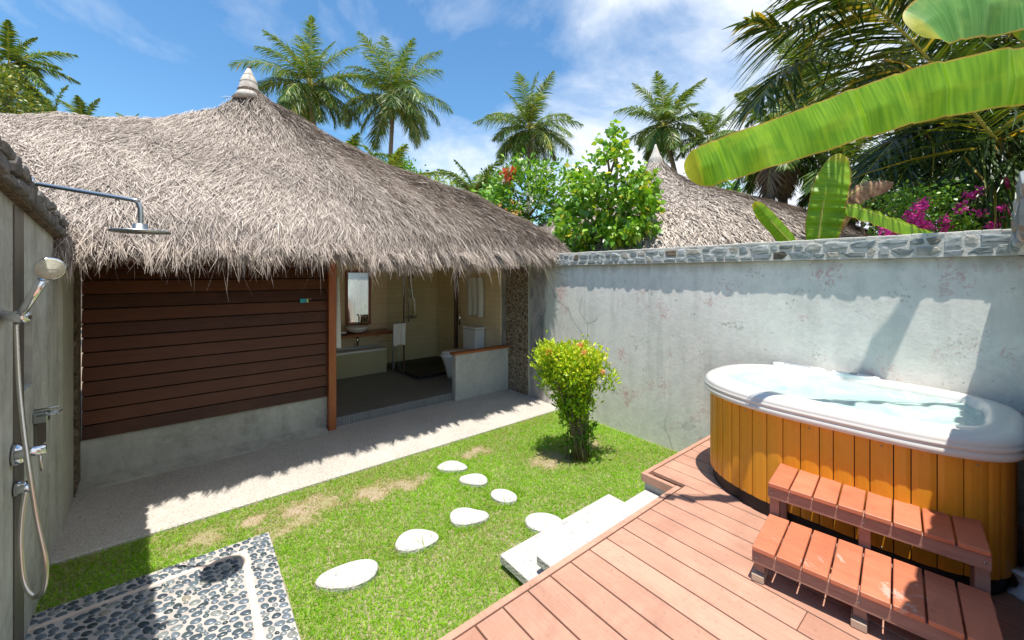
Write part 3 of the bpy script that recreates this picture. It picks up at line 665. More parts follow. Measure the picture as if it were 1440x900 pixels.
# fringe hanging at the eave
def fringe(n, lmin, lmax, seed, w=.007, c1=66, out_=1.0):
    r = np.random.default_rng(seed); ci = r.uniform(0, c1, n); s = r.uniform(-.005, .035, n)**1.0
    p = roofpt(ci, s); p[:, 2] -= r.uniform(0, .07, n)*(s < .02)
    clump = .5+.5*np.sin(p[:, 0]*19+3*np.sin(p[:, 0]*7))
    L = r.uniform(lmin, lmax, n)*(.7+.5*clump) if out_ < 2 else r.uniform(lmin, lmax, n)*(.35+.8*clump*(.5+.5*np.sin(p[:, 0]*61+2*np.sin(p[:, 0]*23))))
    out = np.zeros((n, 3)); out[:, 1] = -1; isr = (p[:, 0] > 4.5); out[isr] = (1, 0, 0)
    tan = np.cross(out, (0, 0, 1.))
    d = nrm(out*r.uniform(.15, 1.5, n)[:, None]*out_+tan*r.normal(0, .38, n)[:, None]+np.array([0, 0, -1.])*r.uniform(.5, 1.0, n)[:, None])
    B = nrm(np.array([0, 0, -1.])+tan*r.normal(0, .35, n)[:, None]); v = r.beta(2, 1.6, n)
    side = nrm(np.cross(d, randdir(n)))
    return ribbons(p, d, B, L, w*r.uniform(.5, 1.4, n), (.9, 1, .9, .7, .2), r.uniform(.2, .8, n), v, side)
def clumps(n, k, seed, w=.006):
    r = np.random.default_rng(seed); c = np.sort(r.uniform(0, 66, n)); P_, D_, L_ = [], [], []
    ce = roofpt(c, np.full(n, .012)); tip = ce+np.stack([r.normal(0, .02, n), -r.uniform(.10, .25, n), -r.uniform(.10, .22, n)], 1)
    b_ = np.repeat(ce, k, 0)+np.stack([r.normal(0, .030, n*k), r.normal(0, .01, n*k), r.normal(0, .015, n*k)], 1)
    t_ = np.repeat(tip, k, 0)+r.normal(0, .010, (n*k, 3)); d = t_-b_; L = np.linalg.norm(d, axis=1)*r.uniform(.7, 1.1, n*k); d = nrm(d+np.array([0, 0, .25])*L[:, None])
    B = nrm(np.array([0, 0, -1.])+r.normal(0, .3, (n*k, 3)))
    return ribbons(b_, d, B, L, w, (.9, 1, .9, .7, .3), r.uniform(.15, .4, n*k), r.beta(2, 1.6, n*k), nrm(np.cross(d, randdir(n*k))))
V, Q, vv = cat([clumps(125, 42, 9), fringe(19000, .05, .13, 2, .005), fringe(3500, .08, .18, 3, .0045), fringe(420, .16, .34, 4, .0042), fringe(3500, .10, .22, 5, .0052, out_=2.4)])
npmesh('eave_fringe', V, Q, M['fringe'], roof, v=vv, kind='stuff')
FZ = APX+np.array([0, 0, -.06])
mb = MB(); mb.lathe([(.21, -.16), (.150, -.07), (.128, -.03), (.132, -.01), (.118, .04), (.110, .10), (.085, .17), (.048, .25), (.022, .305), (.0, .315)], FZ, 26)
fo = mb.build('finial', M['finial'], roof)
mb = MB()
for zz, r_ in ((-.04, .136), (-.015, .136), (.10, .113), (.21, .07)):
    mb = MB(); mb.tube([(FZ[0]+r_*math.cos(a), FZ[1]+r_*math.sin(a), FZ[2]+zz+.006*math.sin(3*a)) for a in np.linspace(0, 2*math.pi, 25)], .006 if zz < .05 else .002, 5); mb.build('rope_band', M['rope'], roof)
mb = MB()
mb.lathe([(.018, .29), (.022, .315), (.015, .345), (.004, .36)], FZ, 8)
mb.build('finial_tip', M['rope'], roof)
# bathroom fittings ------------------------------------------------
mir = thing('wall_mirror', (2.45, 7.8, 1.5), 'narrow brown framed mirror above the white wash basin', 'mirror')
mx0, mx1 = 2.29, 2.68; mz0, mz1 = 1.05, 2.02
mb = MB()
for a in ((mx0-.04, mx0, mz0-.04, mz1+.04), (mx1, mx1+.04, mz0-.04, mz1+.04)): mb.box(a[0], a[1], 7.77, 7.815, a[2], a[3])
mb.box(mx0, mx1, 7.77, 7.815, mz0-.04, mz0); mb.box(mx0, mx1, 7.77, 7.815, mz1, mz1+.04); mb.build('frame', M['counter'], mir)
mb = MB(); mb.box(mx0+.001, mx1-.001, 7.79, 7.812, mz0+.001, mz1-.001); mb.build('mirror_glass', M['mirror'], mir)
bt = thing('bathtub', (2.2, 7.5, .14), 'built in bathtub behind an olive panel under the vanity', 'bathtub')
mb = MB(); mb.box(1.43, 2.86, 7.33, 7.36, .145, .56); mb.build('panel', M['olive'], bt)
mb = MB(); mb.bbox(1.43, 2.86, 7.325, 7.40, .562, .60, .006); mb.bbox(1.43, 2.86, 7.74, 7.815, .562, .60, .006); mb.box(1.43, 2.86, 7.40, 7.74, .30, .34); mb.build('rim', M['white'], bt)
vt = thing('vanity_counter', (2.2, 7.6, .9), 'red brown varnished wooden vanity shelf beneath the mirror', 'counter')
mb = MB(); mb.bbox(1.43, 3.02, 7.30, 7.81, .86, .905, .005); mb.build('counter_top', M['counter'], vt)
mb = MB(); mb.box(2.98, 3.01, 7.32, 7.35, .14, .858); mb.build('leg', M['steel'], vt)
mb = MB(); mb.tube([(2.72, 7.4, .85), (2.72, 7.38, .72), (2.98, 7.38, .72)], .008, 6); mb.build('towel_rail', M['chrome'], vt)
mb = MB(); mb.tube([(2.38, 7.5, .858), (2.38, 7.5, .68)], .02, 10); mb.tube([(2.38, 7.5, .72), (2.38, 7.55, .66), (2.38, 7.7, .66)], .016, 8); mb.build('drain_trap', M['chrome'], vt)
ba = thing('wash_basin', (2.38, 7.52, .9), 'white ceramic bowl basin standing on the wooden vanity', 'basin')
mb = MB(); mb.lathe([(.09, .0), (.15, .03), (.20, .08), (.215, .12), (.205, .12), (.18, .08), (.10, .03), (.0, .025)], (2.38, 7.52, .906), 28); mb.build('bowl', M['white'], ba)
mb = MB(); mb.tube([(2.52, 7.72, .906), (2.52, 7.72, 1.17), (2.52, 7.66, 1.20), (2.50, 7.58, 1.19)], .014, 8); mb.tube([(2.58, 7.72, 1.14), (2.62, 7.72, 1.2)], .009, 6); mb.build('tap', M['chrome'], ba)
ty = thing('amenity_tray', (1.85, 7.45, .91), 'small black tray of white toiletries on the vanity shelf', 'tray')
mb = MB(); mb.bbox(1.93, 2.18, 7.36, 7.52, .906, .925, .004); mb.build('tray', M['dark'], ty)
mb = MB(); mb.bbox(1.96, 2.15, 7.39, 7.49, .926, .96, .01); mb.build('folded_cloth', M['towel'], ty)
def cloth(name, T, w, h, folds, amp, label, cat_, seed=0):
    r = random.Random(seed); nx, nz = 36, 20; vs = []; ph = r.uniform(0, 6)
    for side_ in (0, 1):
        for j in range(nz+1):
            for i in range(nx+1):
                u = i/nx; v_ = j/nz; d = amp*(.3+.7*v_)*math.sin(u*folds*2*math.pi+ph+.8*math.sin(v_*2))+amp*.5*math.sin(u*folds*4.7)
                vs.append(T((u-.5)*w*(1+.06*math.sin(v_*3+u*2)), -v_*h*(1+.02*math.sin(u*9)), d+side_*.008))
    fs = []; o_ = (nx+1)*(nz+1)
    for j in range(nz):
        for i in range(nx): a = j*(nx+1)+i; fs += [(a, a+1, a+nx+2, a+nx+1), (a+o_, a+o_+nx+1, a+o_+nx+2, a+o_+1)]
    mb = MB(); mb.smooth = True; mb.add(vs, fs); return mb.build(name, M['towel'], label=label, cat=cat_)
cloth('hanging_towel', lambda a, b, d: (XR-.06+d, 6.30+a, 1.93+b), .62, .72, 3.2, .02, 'large white towel hanging on the wall above the toilet', 'towel', 2)
cloth('hanging_towel', lambda a, b, d: (2.93+a, 6.88+d, 1.11+b), .22, .40, 2.5, .015, 'small white towel folded over the glass shower door', 'towel', 4)
cloth('bath_robe', lambda a, b, d: (1.53+d, 5.80+a, 1.95+b), .30, .95, 2.2, .035, 'white bathrobe hanging just inside behind the red brown post', 'robe', 6)
cloth('hanging_towel', lambda a, b, d: (1.52+d, 5.86+a, .92+b), .22, .62, 1.5, .02, 'long white towel hanging low beside the bath behind the post', 'towel', 9)
sh = thing('shower_enclosure', (3.6, 7.2, .14), 'clear glass shower enclosure in the back corner of the bathroom', 'shower enclosure')
mb = MB(); mb.box(3.05, 3.06, 7.05, 7.8, .2, 2.35); mb.box(3.07, 4.19, 6.98, 6.99, .2, 2.35); mb.build('glass_panel', M['glass'], sh)
mb = MB(); mb.box(3.045, 3.068, 6.975, 6.998, .17, 2.4); mb.box(3.045, 3.065, 7.0, 7.8, .16, .19); mb.box(3.07, 4.19, 6.975, 6.995, .16, .19); mb.box(4.14, 4.20, 6.95, 7.01, .16, 2.4); mb.box(2.82, 3.04, 6.865, 6.875, 1.10, 1.115); mb.build('frame', mat('bronze_frame', (.10, .055, .035), 5, .4, 0), sh)
mb = MB(); mb.bbox(3.07, 4.19, 6.45, 7.80, .143, .20, .006); mb.build('tray', M['dark'], sh)
mb = MB(); mb.tube([(3.5, 7.76, 1.0), (3.5, 7.76, 2.1)], .012, 8); mb.bbox(3.47, 3.53, 7.66, 7.78, 1.5, 1.7, .01); mb.tube([(3.5, 7.72, 1.9), (3.5, 7.62, 1.95)], [.02, .05], 10); mb.tube([(3.5, 7.68, 1.9), (3.6, 7.66, 1.4), (3.58, 7.66, 1.1), (3.5, 7.7, 1.2)], .008, 6); mb.bbox(3.4, 3.66, 7.7, 7.8, 1.08, 1.13, .01); mb.build('shower_rail', M['chrome'], sh)
tl = thing('toilet', (3.9, 6.2, .14), 'white toilet with square cistern behind the half wall', 'toilet')
mb = MB(); mb.bbox(3.98, 4.19, 5.98, 6.42, .5, .98, .02); mb.bbox(3.97, 4.19, 5.97, 6.43, .984, 1.02, .01); mb.build('cistern', M['white'], tl)
mb = MB(); mb.lathe([(.11, 0), (.12, .05), (.15, .2), (.20, .36), (.22, .41), (.215, .44), (.15, .44), (.0, .40)], (3.68, 6.2, .142), 28, 1.25, .95); mb.bbox(3.78, 4.18, 6.05, 6.35, .15, .5, .03); mb.build('bowl', M['white'], tl)
mb = MB(); mb.lathe([(.205, 0), (.215, .012), (.21, .03), (.0, .034)], (3.70, 6.2, .587), 28, 1.25, .95); mb.build('lid', M['white'], tl)
mb = MB(); mb.tube([(4.1, 6.72, 1.0), (4.1, 6.72, 1.25)], .02, 8); mb.build('bidet_spray', M['chrome'], label='chrome bidet spray and valve on the tiled wall by the toilet', cat='spray')
sg = thing('wall_sign', (1.06, 5.36, 1.68), 'tiny blue and green sign on the dark boards', 'sign')
mb = MB(); mb.bbox(1.015, 1.085, YH-.052, YH-.041, 1.648, 1.697, .002); mb.build('sign_plate', M['sign_blue'], sg)
mb = MB(); mb.box(1.086, 1.108, YH-.052, YH-.041, 1.648, 1.697); mb.build('sign_edge', M['sign_green'], sg)
mb = MB(); mb.lathe([(.012, 0), (.012, .008), (0, .01)], (0, 0, 0), 10, T=lambda x, y, z: (1.135+x, YH-.029-z, 1.69+y)); mb.build('wall_stud', M['chrome'], label='small round stud on the boards right of the tiny sign', cat='stud')
# ================================================================== OUTDOOR SHOWER
def wy(px, off=0):      # point on shower wall line for pixel column: returns y
    a = (px-720)/FP; dx = FW[0]+a*RT[0]; dy = FW[1]+a*RT[1]; t_ = (-.4525+off)/(dx+.075*dy); return t_*dy, t_
rs = thing('rain_shower', (-.22, 2.88, 2.2), 'flat round rain shower head on a long bent chrome arm', 'shower head')
A0 = at(43, 257, 2.06)
hd = np.array([-.215, 2.88, 2.225])
p1 = at(185, 281, 2.09); p2 = np.array([hd[0], hd[1], p1[2]-.05])
mb = MB(); mb.tube(spline([A0, A0*.5+p1*.5, p1, p1*.35+p2*.65+np.array([0, 0, .022]), p2, hd+np.array([0, 0, .03])], 30), .0115, 10); mb.build('arm', M['steel'], rs)
mb = MB(); mb.lathe([(.03, .04), (.032, .012), (.05, .006), (.122, .004), (.125, .0), (.122, -.006), (.0, -.007)], hd, 36); mb.build('head', M['steel'], rs)
mb = MB(); mb.lathe([(.03, 0), (.03, .012), (.015, .016)], (0, 0, 0), 16, T=lambda x, y, z: (A0[0]+z, A0[1]+x, A0[2]+y)); mb.build('flange', M['chrome'], rs)
hs = thing('hand_shower', at(30, 440, 1.78), 'chrome hand shower with ribbed hose hooked on a wall bracket', 'hand shower')
mb = MB(); bk = at(22, 446, 1.76); yb, tb = wy(-2); mb.tube([at(-14, 440, 1.80), at(10, 445, 1.78), at(34, 446, 1.74)], [.022, .024, .024], 14); mb.build('bracket', M['chrome'], hs)
mb = MB(); mb.smooth = True
h0, h1 = at(26, 448, 1.74), at(60, 394, 1.72); mb.tube([h0, h0*.5+h1*.5, h1], [.013, .016, .019], 12)
mb.build('handle', M['chrome'], hs)
hc = at(70, 378, 1.72); ndir = nrm(at(78, 392, 1.60)-hc); ax = nrm(np.cross(ndir, [0, 0, 1.])); ay = np.cross(ndir, ax)
TH = lambda x, y, z: tuple(hc+ax*x+ay*y+ndir*z)
mb = MB(); mb.lathe([(.014, -.028), (.036, -.024), (.048, -.010), (.050, .0), (.045, .004)], (0, 0, 0), 28, T=TH); mb.build('head', M['chrome'], hs)
mb = MB(); mb.lathe([(.045, .0045), (.043, .007), (.0, .008)], (0, 0, 0), 28, T=TH); mb.build('spray_face', M['nozzle'], hs)
mb = MB(); hp = spline([at(23, 456, 1.75), at(27, 540, 1.74), at(34, 610, 1.72), at(41, 660, 1.70), at(52, 730, 1.70), at(64, 790, 1.70), at(61, 828, 1.70), at(48, 839, 1.70), at(34, 818, 1.70), at(29, 770, 1.71), at(31, 725, 1.73), at(36, 692, 1.75)], 420)
mb.tube(hp, [.0085+.0012*(i % 2) for i in range(420)], 8); mb.build('hose', M['chrome_soft'], hs)
mx = thing('mixer_tap', at(30, 645, 1.8), 'chrome shower mixer bar with round wall plates and lever', 'mixer tap')
wpt = lambda px, py, off: (lambda yy, tt: np.array(at(px, py, tt)))(*wy(px, off))
mb = MB()
for (cx_, cy_, r_) in ((20, 640, .052), (22, 688, .036)):
    mb = MB(); c_ = wpt(cx_, cy_, .008); mb.lathe([(r_, 0), (r_, .012), (r_*.8, .03), (.03, .035), (0, .035)], (0, 0, 0), 24, T=lambda x, y, z, c_=c_: (c_[0]+z, c_[1]+x, c_[2]+y)); mb.build('wall_plate', M['chrome'], mx)
mb = MB(); q0, q1 = wpt(20, 641, .03), wpt(62, 632, .03)*1.0; q1 = np.array([q0[0]+.095, q0[1]+.01, q0[2]+.005]); mb.tube([q0, q1], .021, 16); mb.build('mixer_body', M['chrome'], mx)
mb = MB(); mb.tube([q0*.2+q1*.8+np.array([0, 0, -.02]), q0*.15+q1*.85+np.array([0, .0, -.10])], .006, 8); mb.build('lever', M['chrome_soft'], mx)
mb = MB(); s0 = wpt(22, 690, .03); mb.tube([s0, s0+np.array([.055, .005, 0])], .018, 14); mb.build('outlet', M['chrome'], mx)
sd = thing('soap_dish', wpt(60, 590, .05), 'small wire soap dish mounted above the shower mixer', 'soap dish')
s0 = wpt(47, 588, .0); mb = MB(); mb.bbox(s0[0], s0[0]+.06, s0[1]-.03, s0[1]+.03, s0[2]-.03, s0[2]+.03, .006); mb.build('mount', M['steel'], sd)
mb = MB()
for k_ in range(4): mb.tube([s0+np.array([.02, -.04+.03*k_, .015]), s0+np.array([.10, -.04+.03*k_, .015])], .003, 5)
mb.tube([s0+np.array([.0, .02, .04]), s0+np.array([.1, .02, .045])], .005, 6); mb.tube([s0+np.array([.10, -.045, .015]), s0+np.array([.10, .055, .015])], .004, 5); mb.build('wire_rack', M['steel'], sd)
mb = MB(); mb.bbox(s0[0]-.0, s0[0]+.012, s0[1]-.0, s0[1]+.20, s0[2]-.20, s0[2]-.04, .002); mb.build('glass_shelf_plate', mat('dark_plate', (.10, .09, .08), 5, .3, 0), sd)
# ================================================================== HOT TUB
CX, CY, TA, TB = 3.60, .762, .585, .812; NT = 160; SE = 2.4
def sup(a, b, n=NT, e=SE, cx=CX, cy=CY):
    t_ = np.linspace(0, 2*math.pi, n, endpoint=False); c, s = np.cos(t_), np.sin(t_)
    e = np.where(s < 0, 4.0, e)
    return np.stack([cx+a*np.sign(c)*np.abs(c)**(2/e), cy+b*np.sign(s)*np.abs(s)**(2/e)], 1)
tub = thing('hot_tub', (CX, CY, .35), 'oval white hot tub clad in amber boards full of bubbling water', 'hot tub')
prof = [(-.01, 1.06), (.032, 1.062), (.042, 1.070), (.044, 1.098), (.037, 1.103), (.037, 1.108), (.043, 1.113), (.043, 1.128), (.036, 1.133), (.037, 1.138), (.030, 1.156), (.010, 1.172), (-.025, 1.183), (-.070, 1.190), (-.095, 1.188), (-.112, 1.172), (-.122, 1.14), (-.135, 1.02), (-.24, .80), (-.30, .62)]
mb = MB(); mb.smooth = True
mb.loft([[(x, y, z) for x, y in sup(TA+d, TB+d)] for d, z in prof], True, True); mb.build('shell', M['acrylic'], tub)
# water with gentle surface
rings = []
for q in np.linspace(1, .02, 26):
    P2 = sup((TA-.121)*q, (TB-.121)*q)
    rings.append([(x, y, 1.136+.004*math.sin(x*17+y*9)+.003*math.sin(y*31-x*23)) for x, y in P2])
mb = MB(); mb.smooth = True; mb.loft(rings, False, True); mb.build('water', M['water'], tub)
mb = MB(); bp = sup(TA-.02, TB-.02); mb.loft([[(x, y, .355) for x, y in bp], [(x, y, 1.058) for x, y in bp]], True, True); mb.build('base_skirt', M['dark'], tub)
# planks around
P2 = sup(TA, TB, 1440); seg = np.linalg.norm(np.roll(P2, -1, 0)-P2, axis=1); cum = np.concatenate([[0], np.cumsum(seg)]); tot = cum[-1]; Pc = np.vstack([P2, P2[:1]])
def along(s): s = s % tot; return np.array([np.interp(s, cum, Pc[:, 0]), np.interp(s, cum, Pc[:, 1])])
mb = MB(); s_ = 0; npl = 52; wds = [random.choice([.07, .1, .1, .1]) for _ in range(npl)]; kk = tot/sum(wds)
for w_ in wds:
    w_ *= kk; a, b = s_+.0025, s_+w_-.0025; mb.cv = random.uniform(.1, .9); K = 5; rr = []
    o_r, i_r = [], []
    for u in np.linspace(a, b, K):
        p = along(u); d_ = along(u+.01)-along(u-.01); d_ /= np.linalg.norm(d_); nn = np.array([d_[1], -d_[0]])
        bevel = .004 if (u == a or u == b) else 0
        o_r.append(p-nn*bevel); i_r.append(p-nn*.016)
    loop = o_r+i_r[::-1]
    mb.loft([[(x, y, z) for x, y in loop] for z in (.45, 1.062)], True, True); s_ += w_
mb.build('cladding', M['clad'], tub)
mb = MB(); s_ = 0
for i_, w_ in enumerate(wds):
    if i_ % 4 == 0:
        p = along(s_*1+w_*kk/2); d_ = along(s_+w_*kk/2+.01)-p; d_ /= np.linalg.norm(d_); nn = np.array([d_[1], -d_[0], 0]); c_ = np.array([p[0], p[1], 1.03])+nn*.001
        mb.tube([c_, c_+nn*.003], .005, 8)
        c_ = np.array([p[0], p[1], .46])+nn*.001; mb.tube([c_, c_+nn*.003], .005, 8)
    s_ += w_*kk
mb.build('screw', M['steel'], tub, kind='stuff')
def tubpad(c, hx, hy, rot, lab=None):
    n = 28; cr, sr = math.cos(rot), math.sin(rot); poly = []
    for q in range(n):
        a = 2*math.pi*q/n; u = np.sign(math.cos(a))*abs(math.cos(a))**.6*hx; w_ = np.sign(math.sin(a))*abs(math.sin(a))**.6*hy
        poly.append((c[0]+cr*u-sr*w_, c[1]+sr*u+cr*w_))
    mb = MB(); mb.prism(poly, 1.165, 1.198, bev=.008); p = mb.build('control_pad', M['pad'], tub); return p
cp = tubpad((CX+TA-.068, CY+.36), .046, .19, .03); mb = MB(); mb.bbox(CX+TA-.09, CX+TA-.045, CY+.27, CY+.47, 1.199, 1.203, .002); mb.build('control_panel', M['grey'], cp)
cp = tubpad((CX+TA-.068, CY-.02), .046, .15, 0); mb = MB(); mb.lathe([(.024, 0), (.022, .008), (.01, .012), (0, .012)], (CX+TA-.068, CY-.01, 1.198), 18); mb.build('air_valve', M['steel'], cp)
wf = thing('plastic_stand', (3.02, -.03, .35), 'small white plastic stand at the right edge beside the hot tub', 'stand')
wc = at(1441, 838, 2.02); mb = MB(); mb.lathe([(.06, 0), (.065, .01), (.03, .03), (.018, .055), (.03, .09), (.055, .12), (.06, .125), (.0, .125)], (wc[0], wc[1], .352), 6); mb.build('pedestal', M['pipe'], wf)
# steps ------------------------------------------------------------
st = thing('tub_steps', (2.6, .45, .35), 'two tread red stained wooden steps in front of the hot tub', 'steps')
a0 = np.array([2.335, .845]); du = nrm(np.array([.100, -.83])); dv = np.array([-du[1], du[0]])   # du along tread, dv toward tub
def TS(u, v, z): p = a0+du*u+dv*v; return (p[0], p[1], z)
W_ = .865
for (v0, v1, zt) in ((0, .385, .55), (.365, .745, .75)):
    nb = 8; bw = W_/nb
    for i in range(nb):
        mb = MB(); mb.cv = random.uniform(.15, .9); mb.bbox(i*bw+.004, (i+1)*bw-.004, v0-.012, v1, zt-.024+random.uniform(-.0008, .0008), zt, .003, TS); mb.build('tread_board', M['tread'], st)
    mb = MB(); mb.cv = .4; mb.bbox(.0, W_, v0, v0+.035, zt-.095, zt-.0265, .003, TS); mb.build('front_rail', M['rawwood'], st)
    mb = MB(); mb.cv = .3; mb.bbox(.0, W_, v1-.04, v1-.006, zt-.095, zt-.0265, .003, TS); mb.build('rear_rail', M['rawwood'], st)
    for u in (.0, W_/2-.025, W_-.05):
        mb = MB(); mb.cv = .5; mb.bbox(u+.002, u+.05, v0+.037, v0+.075, .352 if zt > .6 else .392, zt-.026, .002, TS); mb.build('leg', M['rawwood'], st)
        if zt < .6:
            mb = MB(); mb.cv = .6; mb.bbox(u-.006, u+.052, v0+.01, v0+.12, .352, .390, .003, TS); mb.build('foot_block', M['blockwood'], st)
    for u in (.0, W_-.04):
        mb = MB(); mb.cv = .5; mb.bbox(u, u+.045, v1-.085, v1-.042, .352, zt-.026, .002, TS); mb.build('leg', M['rawwood'], st)
mb = MB()
for (v0, zt) in ((0, .55), (.365, .75)):
    for u in (.02, W_/2, W_-.02): mb.tube([TS(u, v0-.001, zt-.06), TS(u, v0-.003, zt-.06)], .005, 8)
mb.build('screw', M['steel'], st, kind='stuff')
# ================================================================== COURTYARD SHRUB
bx, by = 3.24, 2.86
sb = thing('flowering_shrub', (bx, by, 0), 'yellow green shrub with orange flowers growing in the lawn', 'shrub')
tips = []; base = np.array([bx, by, 0.])
mb = MB()
for i in range(130):
    a = rng.uniform(0, 2*math.pi); zt = rng.uniform(.46, 1.18) if i % 3 else rng.uniform(.8, 1.18)
    rmax = np.interp(zt, [.25, .5, .75, .95, 1.12, 1.2], [.05, .10, .20, .31, .33, .22]); rad = rmax*math.sqrt(rng.uniform(.15, 1))
    lean = np.array([-RT[0], -RT[1]])*np.interp(zt, [0, 1.2], [0, .13])
    tip = base+np.array([rad*math.cos(a)+lean[0], rad*math.sin(a)+lean[1], zt])
    tips.append(tip)
    if i < 34:
        b0_ = base+np.array([rng.normal(0, .05), rng.normal(0, .05), 0]); mb.tube(spline([b0_, b0_*.55+tip*.45+np.array([0, 0, .12*rng.uniform(.3, 1)]), tip], 6), [.0065, .006, .005, .0045, .0035, .0025], 5)
for tpx, h in ((-.36, .98), (-.42, 1.04), (.28, .80), (.34, .88), (-.24, .66), (-.30, .95)):
    tips.append(base+np.array([RT[0]*tpx, RT[1]*tpx, h]))
mb.build('stem', M['stem'], sb)
tips = np.array(tips); C4 = np.concatenate([tips, np.full((len(tips), 1), .048)], 1)
low = base+np.stack([rng.normal(.03, .07, 22), rng.normal(0, .07, 22), rng.uniform(.02, .34, 22)], 1)
p1_ = leaves(C4, 75, .052, .021, .8, outc=base+np.array([0, 0, .35]))
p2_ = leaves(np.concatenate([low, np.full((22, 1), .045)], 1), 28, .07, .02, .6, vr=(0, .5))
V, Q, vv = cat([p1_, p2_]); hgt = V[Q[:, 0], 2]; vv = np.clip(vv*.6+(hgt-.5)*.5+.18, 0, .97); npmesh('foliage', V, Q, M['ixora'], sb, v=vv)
for fx, fy in ((772, 494), (816, 486), (822, 497), (847, 524)):
    c_ = at(fx, fy, 4.05); V, Q, vv = leaves(np.array([[*c_, .012]]), 34, .024, .018, .8, outc=c_-np.array([0, 0, .03])); npmesh('flower_cluster', V, Q, M['orange'], sb, v=vv)
# ================================================================== TREES
def crown_obj(parent, clumps, n, L, W, matn, name='crown', up=.2, droop=.2, vr=(0, 1), prof=(.1, .8, 1, .7, .05), bend=.3):
    C4 = np.array(clumps); c = C4[:, :3].mean(0); V, Q, vv = leaves(C4, n, L, W, up, prof, bend, droop, outc=c, vr=vr)
    return npmesh(name, V, Q, M[matn], parent, v=vv)
def blobs(boxes, n, t, dt, spread):
    """clump centres filling discs (px,py,r) at distance t -> real 3D clumps with depth"""
    out = []
    tot_ = sum(r*r for _, _, r in boxes)
    for (x_, y_, r) in boxes:
        for _ in range(max(2, int(n*r*r/tot_))):
            a = rng.uniform(0, 6.28); q = r*math.sqrt(rng.uniform(0, 1)); p = at(x_+q*math.cos(a), y_+q*math.sin(a), t+rng.uniform(-dt, dt)*math.sqrt(max(.05, 1-(q/r)**2))); out.append((*p, spread))
    return out
# broad leaved tree behind the wall
c0 = at(848, 330, 7.6); tr = thing('broadleaf_tree', (c0[0], c0[1], 0), 'green heart leaved tree just behind the garden wall', 'tree')
mb = MB(); top = at(862, 190, 7.5)
mb.tube(spline([(c0[0], c0[1], 0), (c0[0]+.05, c0[1], 1.6), at(858, 300, 7.6), at(868, 240, 7.5), top], 16), list(np.linspace(.07, .012, 16)), 8)
for (x_, y_) in ((805, 300), (900, 270), (830, 250), (910, 310), (850, 205), (880, 200)):
    mb.tube(spline([at(858, y_+45, 7.6), at((858+x_)/2, y_+14, 7.5+rng.uniform(-.3, .3)), at(x_, y_, 7.5+rng.uniform(-.4, .4))], 6), [.03, .022, .018, .013, .01, .006], 6)
mb.build('trunk', M['stem'], tr)
cl = blobs([(822, 315, 34), (862, 300, 44), (892, 300, 32), (845, 262, 30), (893, 262, 24), (810, 335, 26), (900, 332, 24), (862, 203, 18), (850, 212, 16), (874, 212, 17), (822, 262, 22), (894, 262, 18), (800, 300, 16)], 170, 7.5, .75, .09)
crown_obj(tr, cl, 24, .105, .085, 'broad', up=.1, droop=.45, prof=(.35, 1, .95, .55, .05))
# glossy bush with white flowers
c0 = at(740, 300, 10.5); tr = thing('white_flowered_tree', (c0[0], c0[1], 0), 'round glossy tree with white blossoms between the two roofs', 'tree')
mb = MB(); mb.tube([(c0[0], c0[1], 0), at(740, 300, 10.5), at(745, 260, 10.5)], [.09, .06, .03], 8)
for (x_, y_) in ((690, 285), (720, 260), (780, 255), (800, 290)): mb.tube([at(740, 310, 10.5), at(x_, y_, 10.3)], [.04, .015], 6)
mb.build('trunk', M['stem'], tr)
cl = blobs([(742, 262, 34), (700, 285, 32), (780, 270, 34), (745, 300, 40), (800, 295, 30), (675, 290, 18), (722, 250, 18), (765, 240, 16), (690, 275, 14)], 230, 10.5, .9, .12)
crown_obj(tr, cl, 17, .17, .062, 'plum', up=.5, droop=0)
fl = blobs([(742, 262, 34), (775, 262, 34), (735, 290, 34), (795, 285, 26)], 34, 10.0, .4, .035)
crown_obj(tr, fl, 12, .07, .05, 'whitep', 'blossoms', up=.5)
fl = [(*at(714, y_, 9.9), .05) for y_ in (240, 246, 252)]+[(*at(720, 243, 9.9), .05)]
crown_obj(tr, fl, 26, .09, .06, 'red', 'red_flower_spike', up=.3)
fl = blobs([(715, 290, 14)], 6, 9.7, .2, .04); tag(crown_obj(tr, fl, 10, .06, .04, 'orange', 'orange_flowers'), kind='stuff')
# lime bush
c0 = at(628, 290, 14); tr = thing('lime_bush', (c0[0], c0[1], 0), 'lime green bush peeking over the roof slope left of the young palm', 'bush')
mb = MB(); mb.tube([(c0[0], c0[1], 0), at(628, 275, 14)], [.1, .04], 7); mb.build('trunk', M['stem'], tr)
crown_obj(tr, blobs([(622, 266, 16), (640, 268, 16), (660, 280, 16), (612, 275, 14)], 70, 14, .6, .12), 22, .13, .06, 'lime', up=.4)
# left tree
c0 = at(15, 170, 10); tr = thing('olive_tree', (c0[0], c0[1], 0), 'olive and yellow leaved tree rising over the left end of the roof', 'tree')
mb = MB(); mb.tube([(c0[0], c0[1], 0), at(12, 140, 10)], [.12, .05], 7); mb.build('trunk', M['stem'], tr)
crown_obj(tr, blobs([(10, 130, 30), (34, 148, 20), (-20, 120, 30), (15, 112, 16), (50, 155, 8)], 120, 10, .7, .10), 26, .10, .045, 'olivel', up=.4)
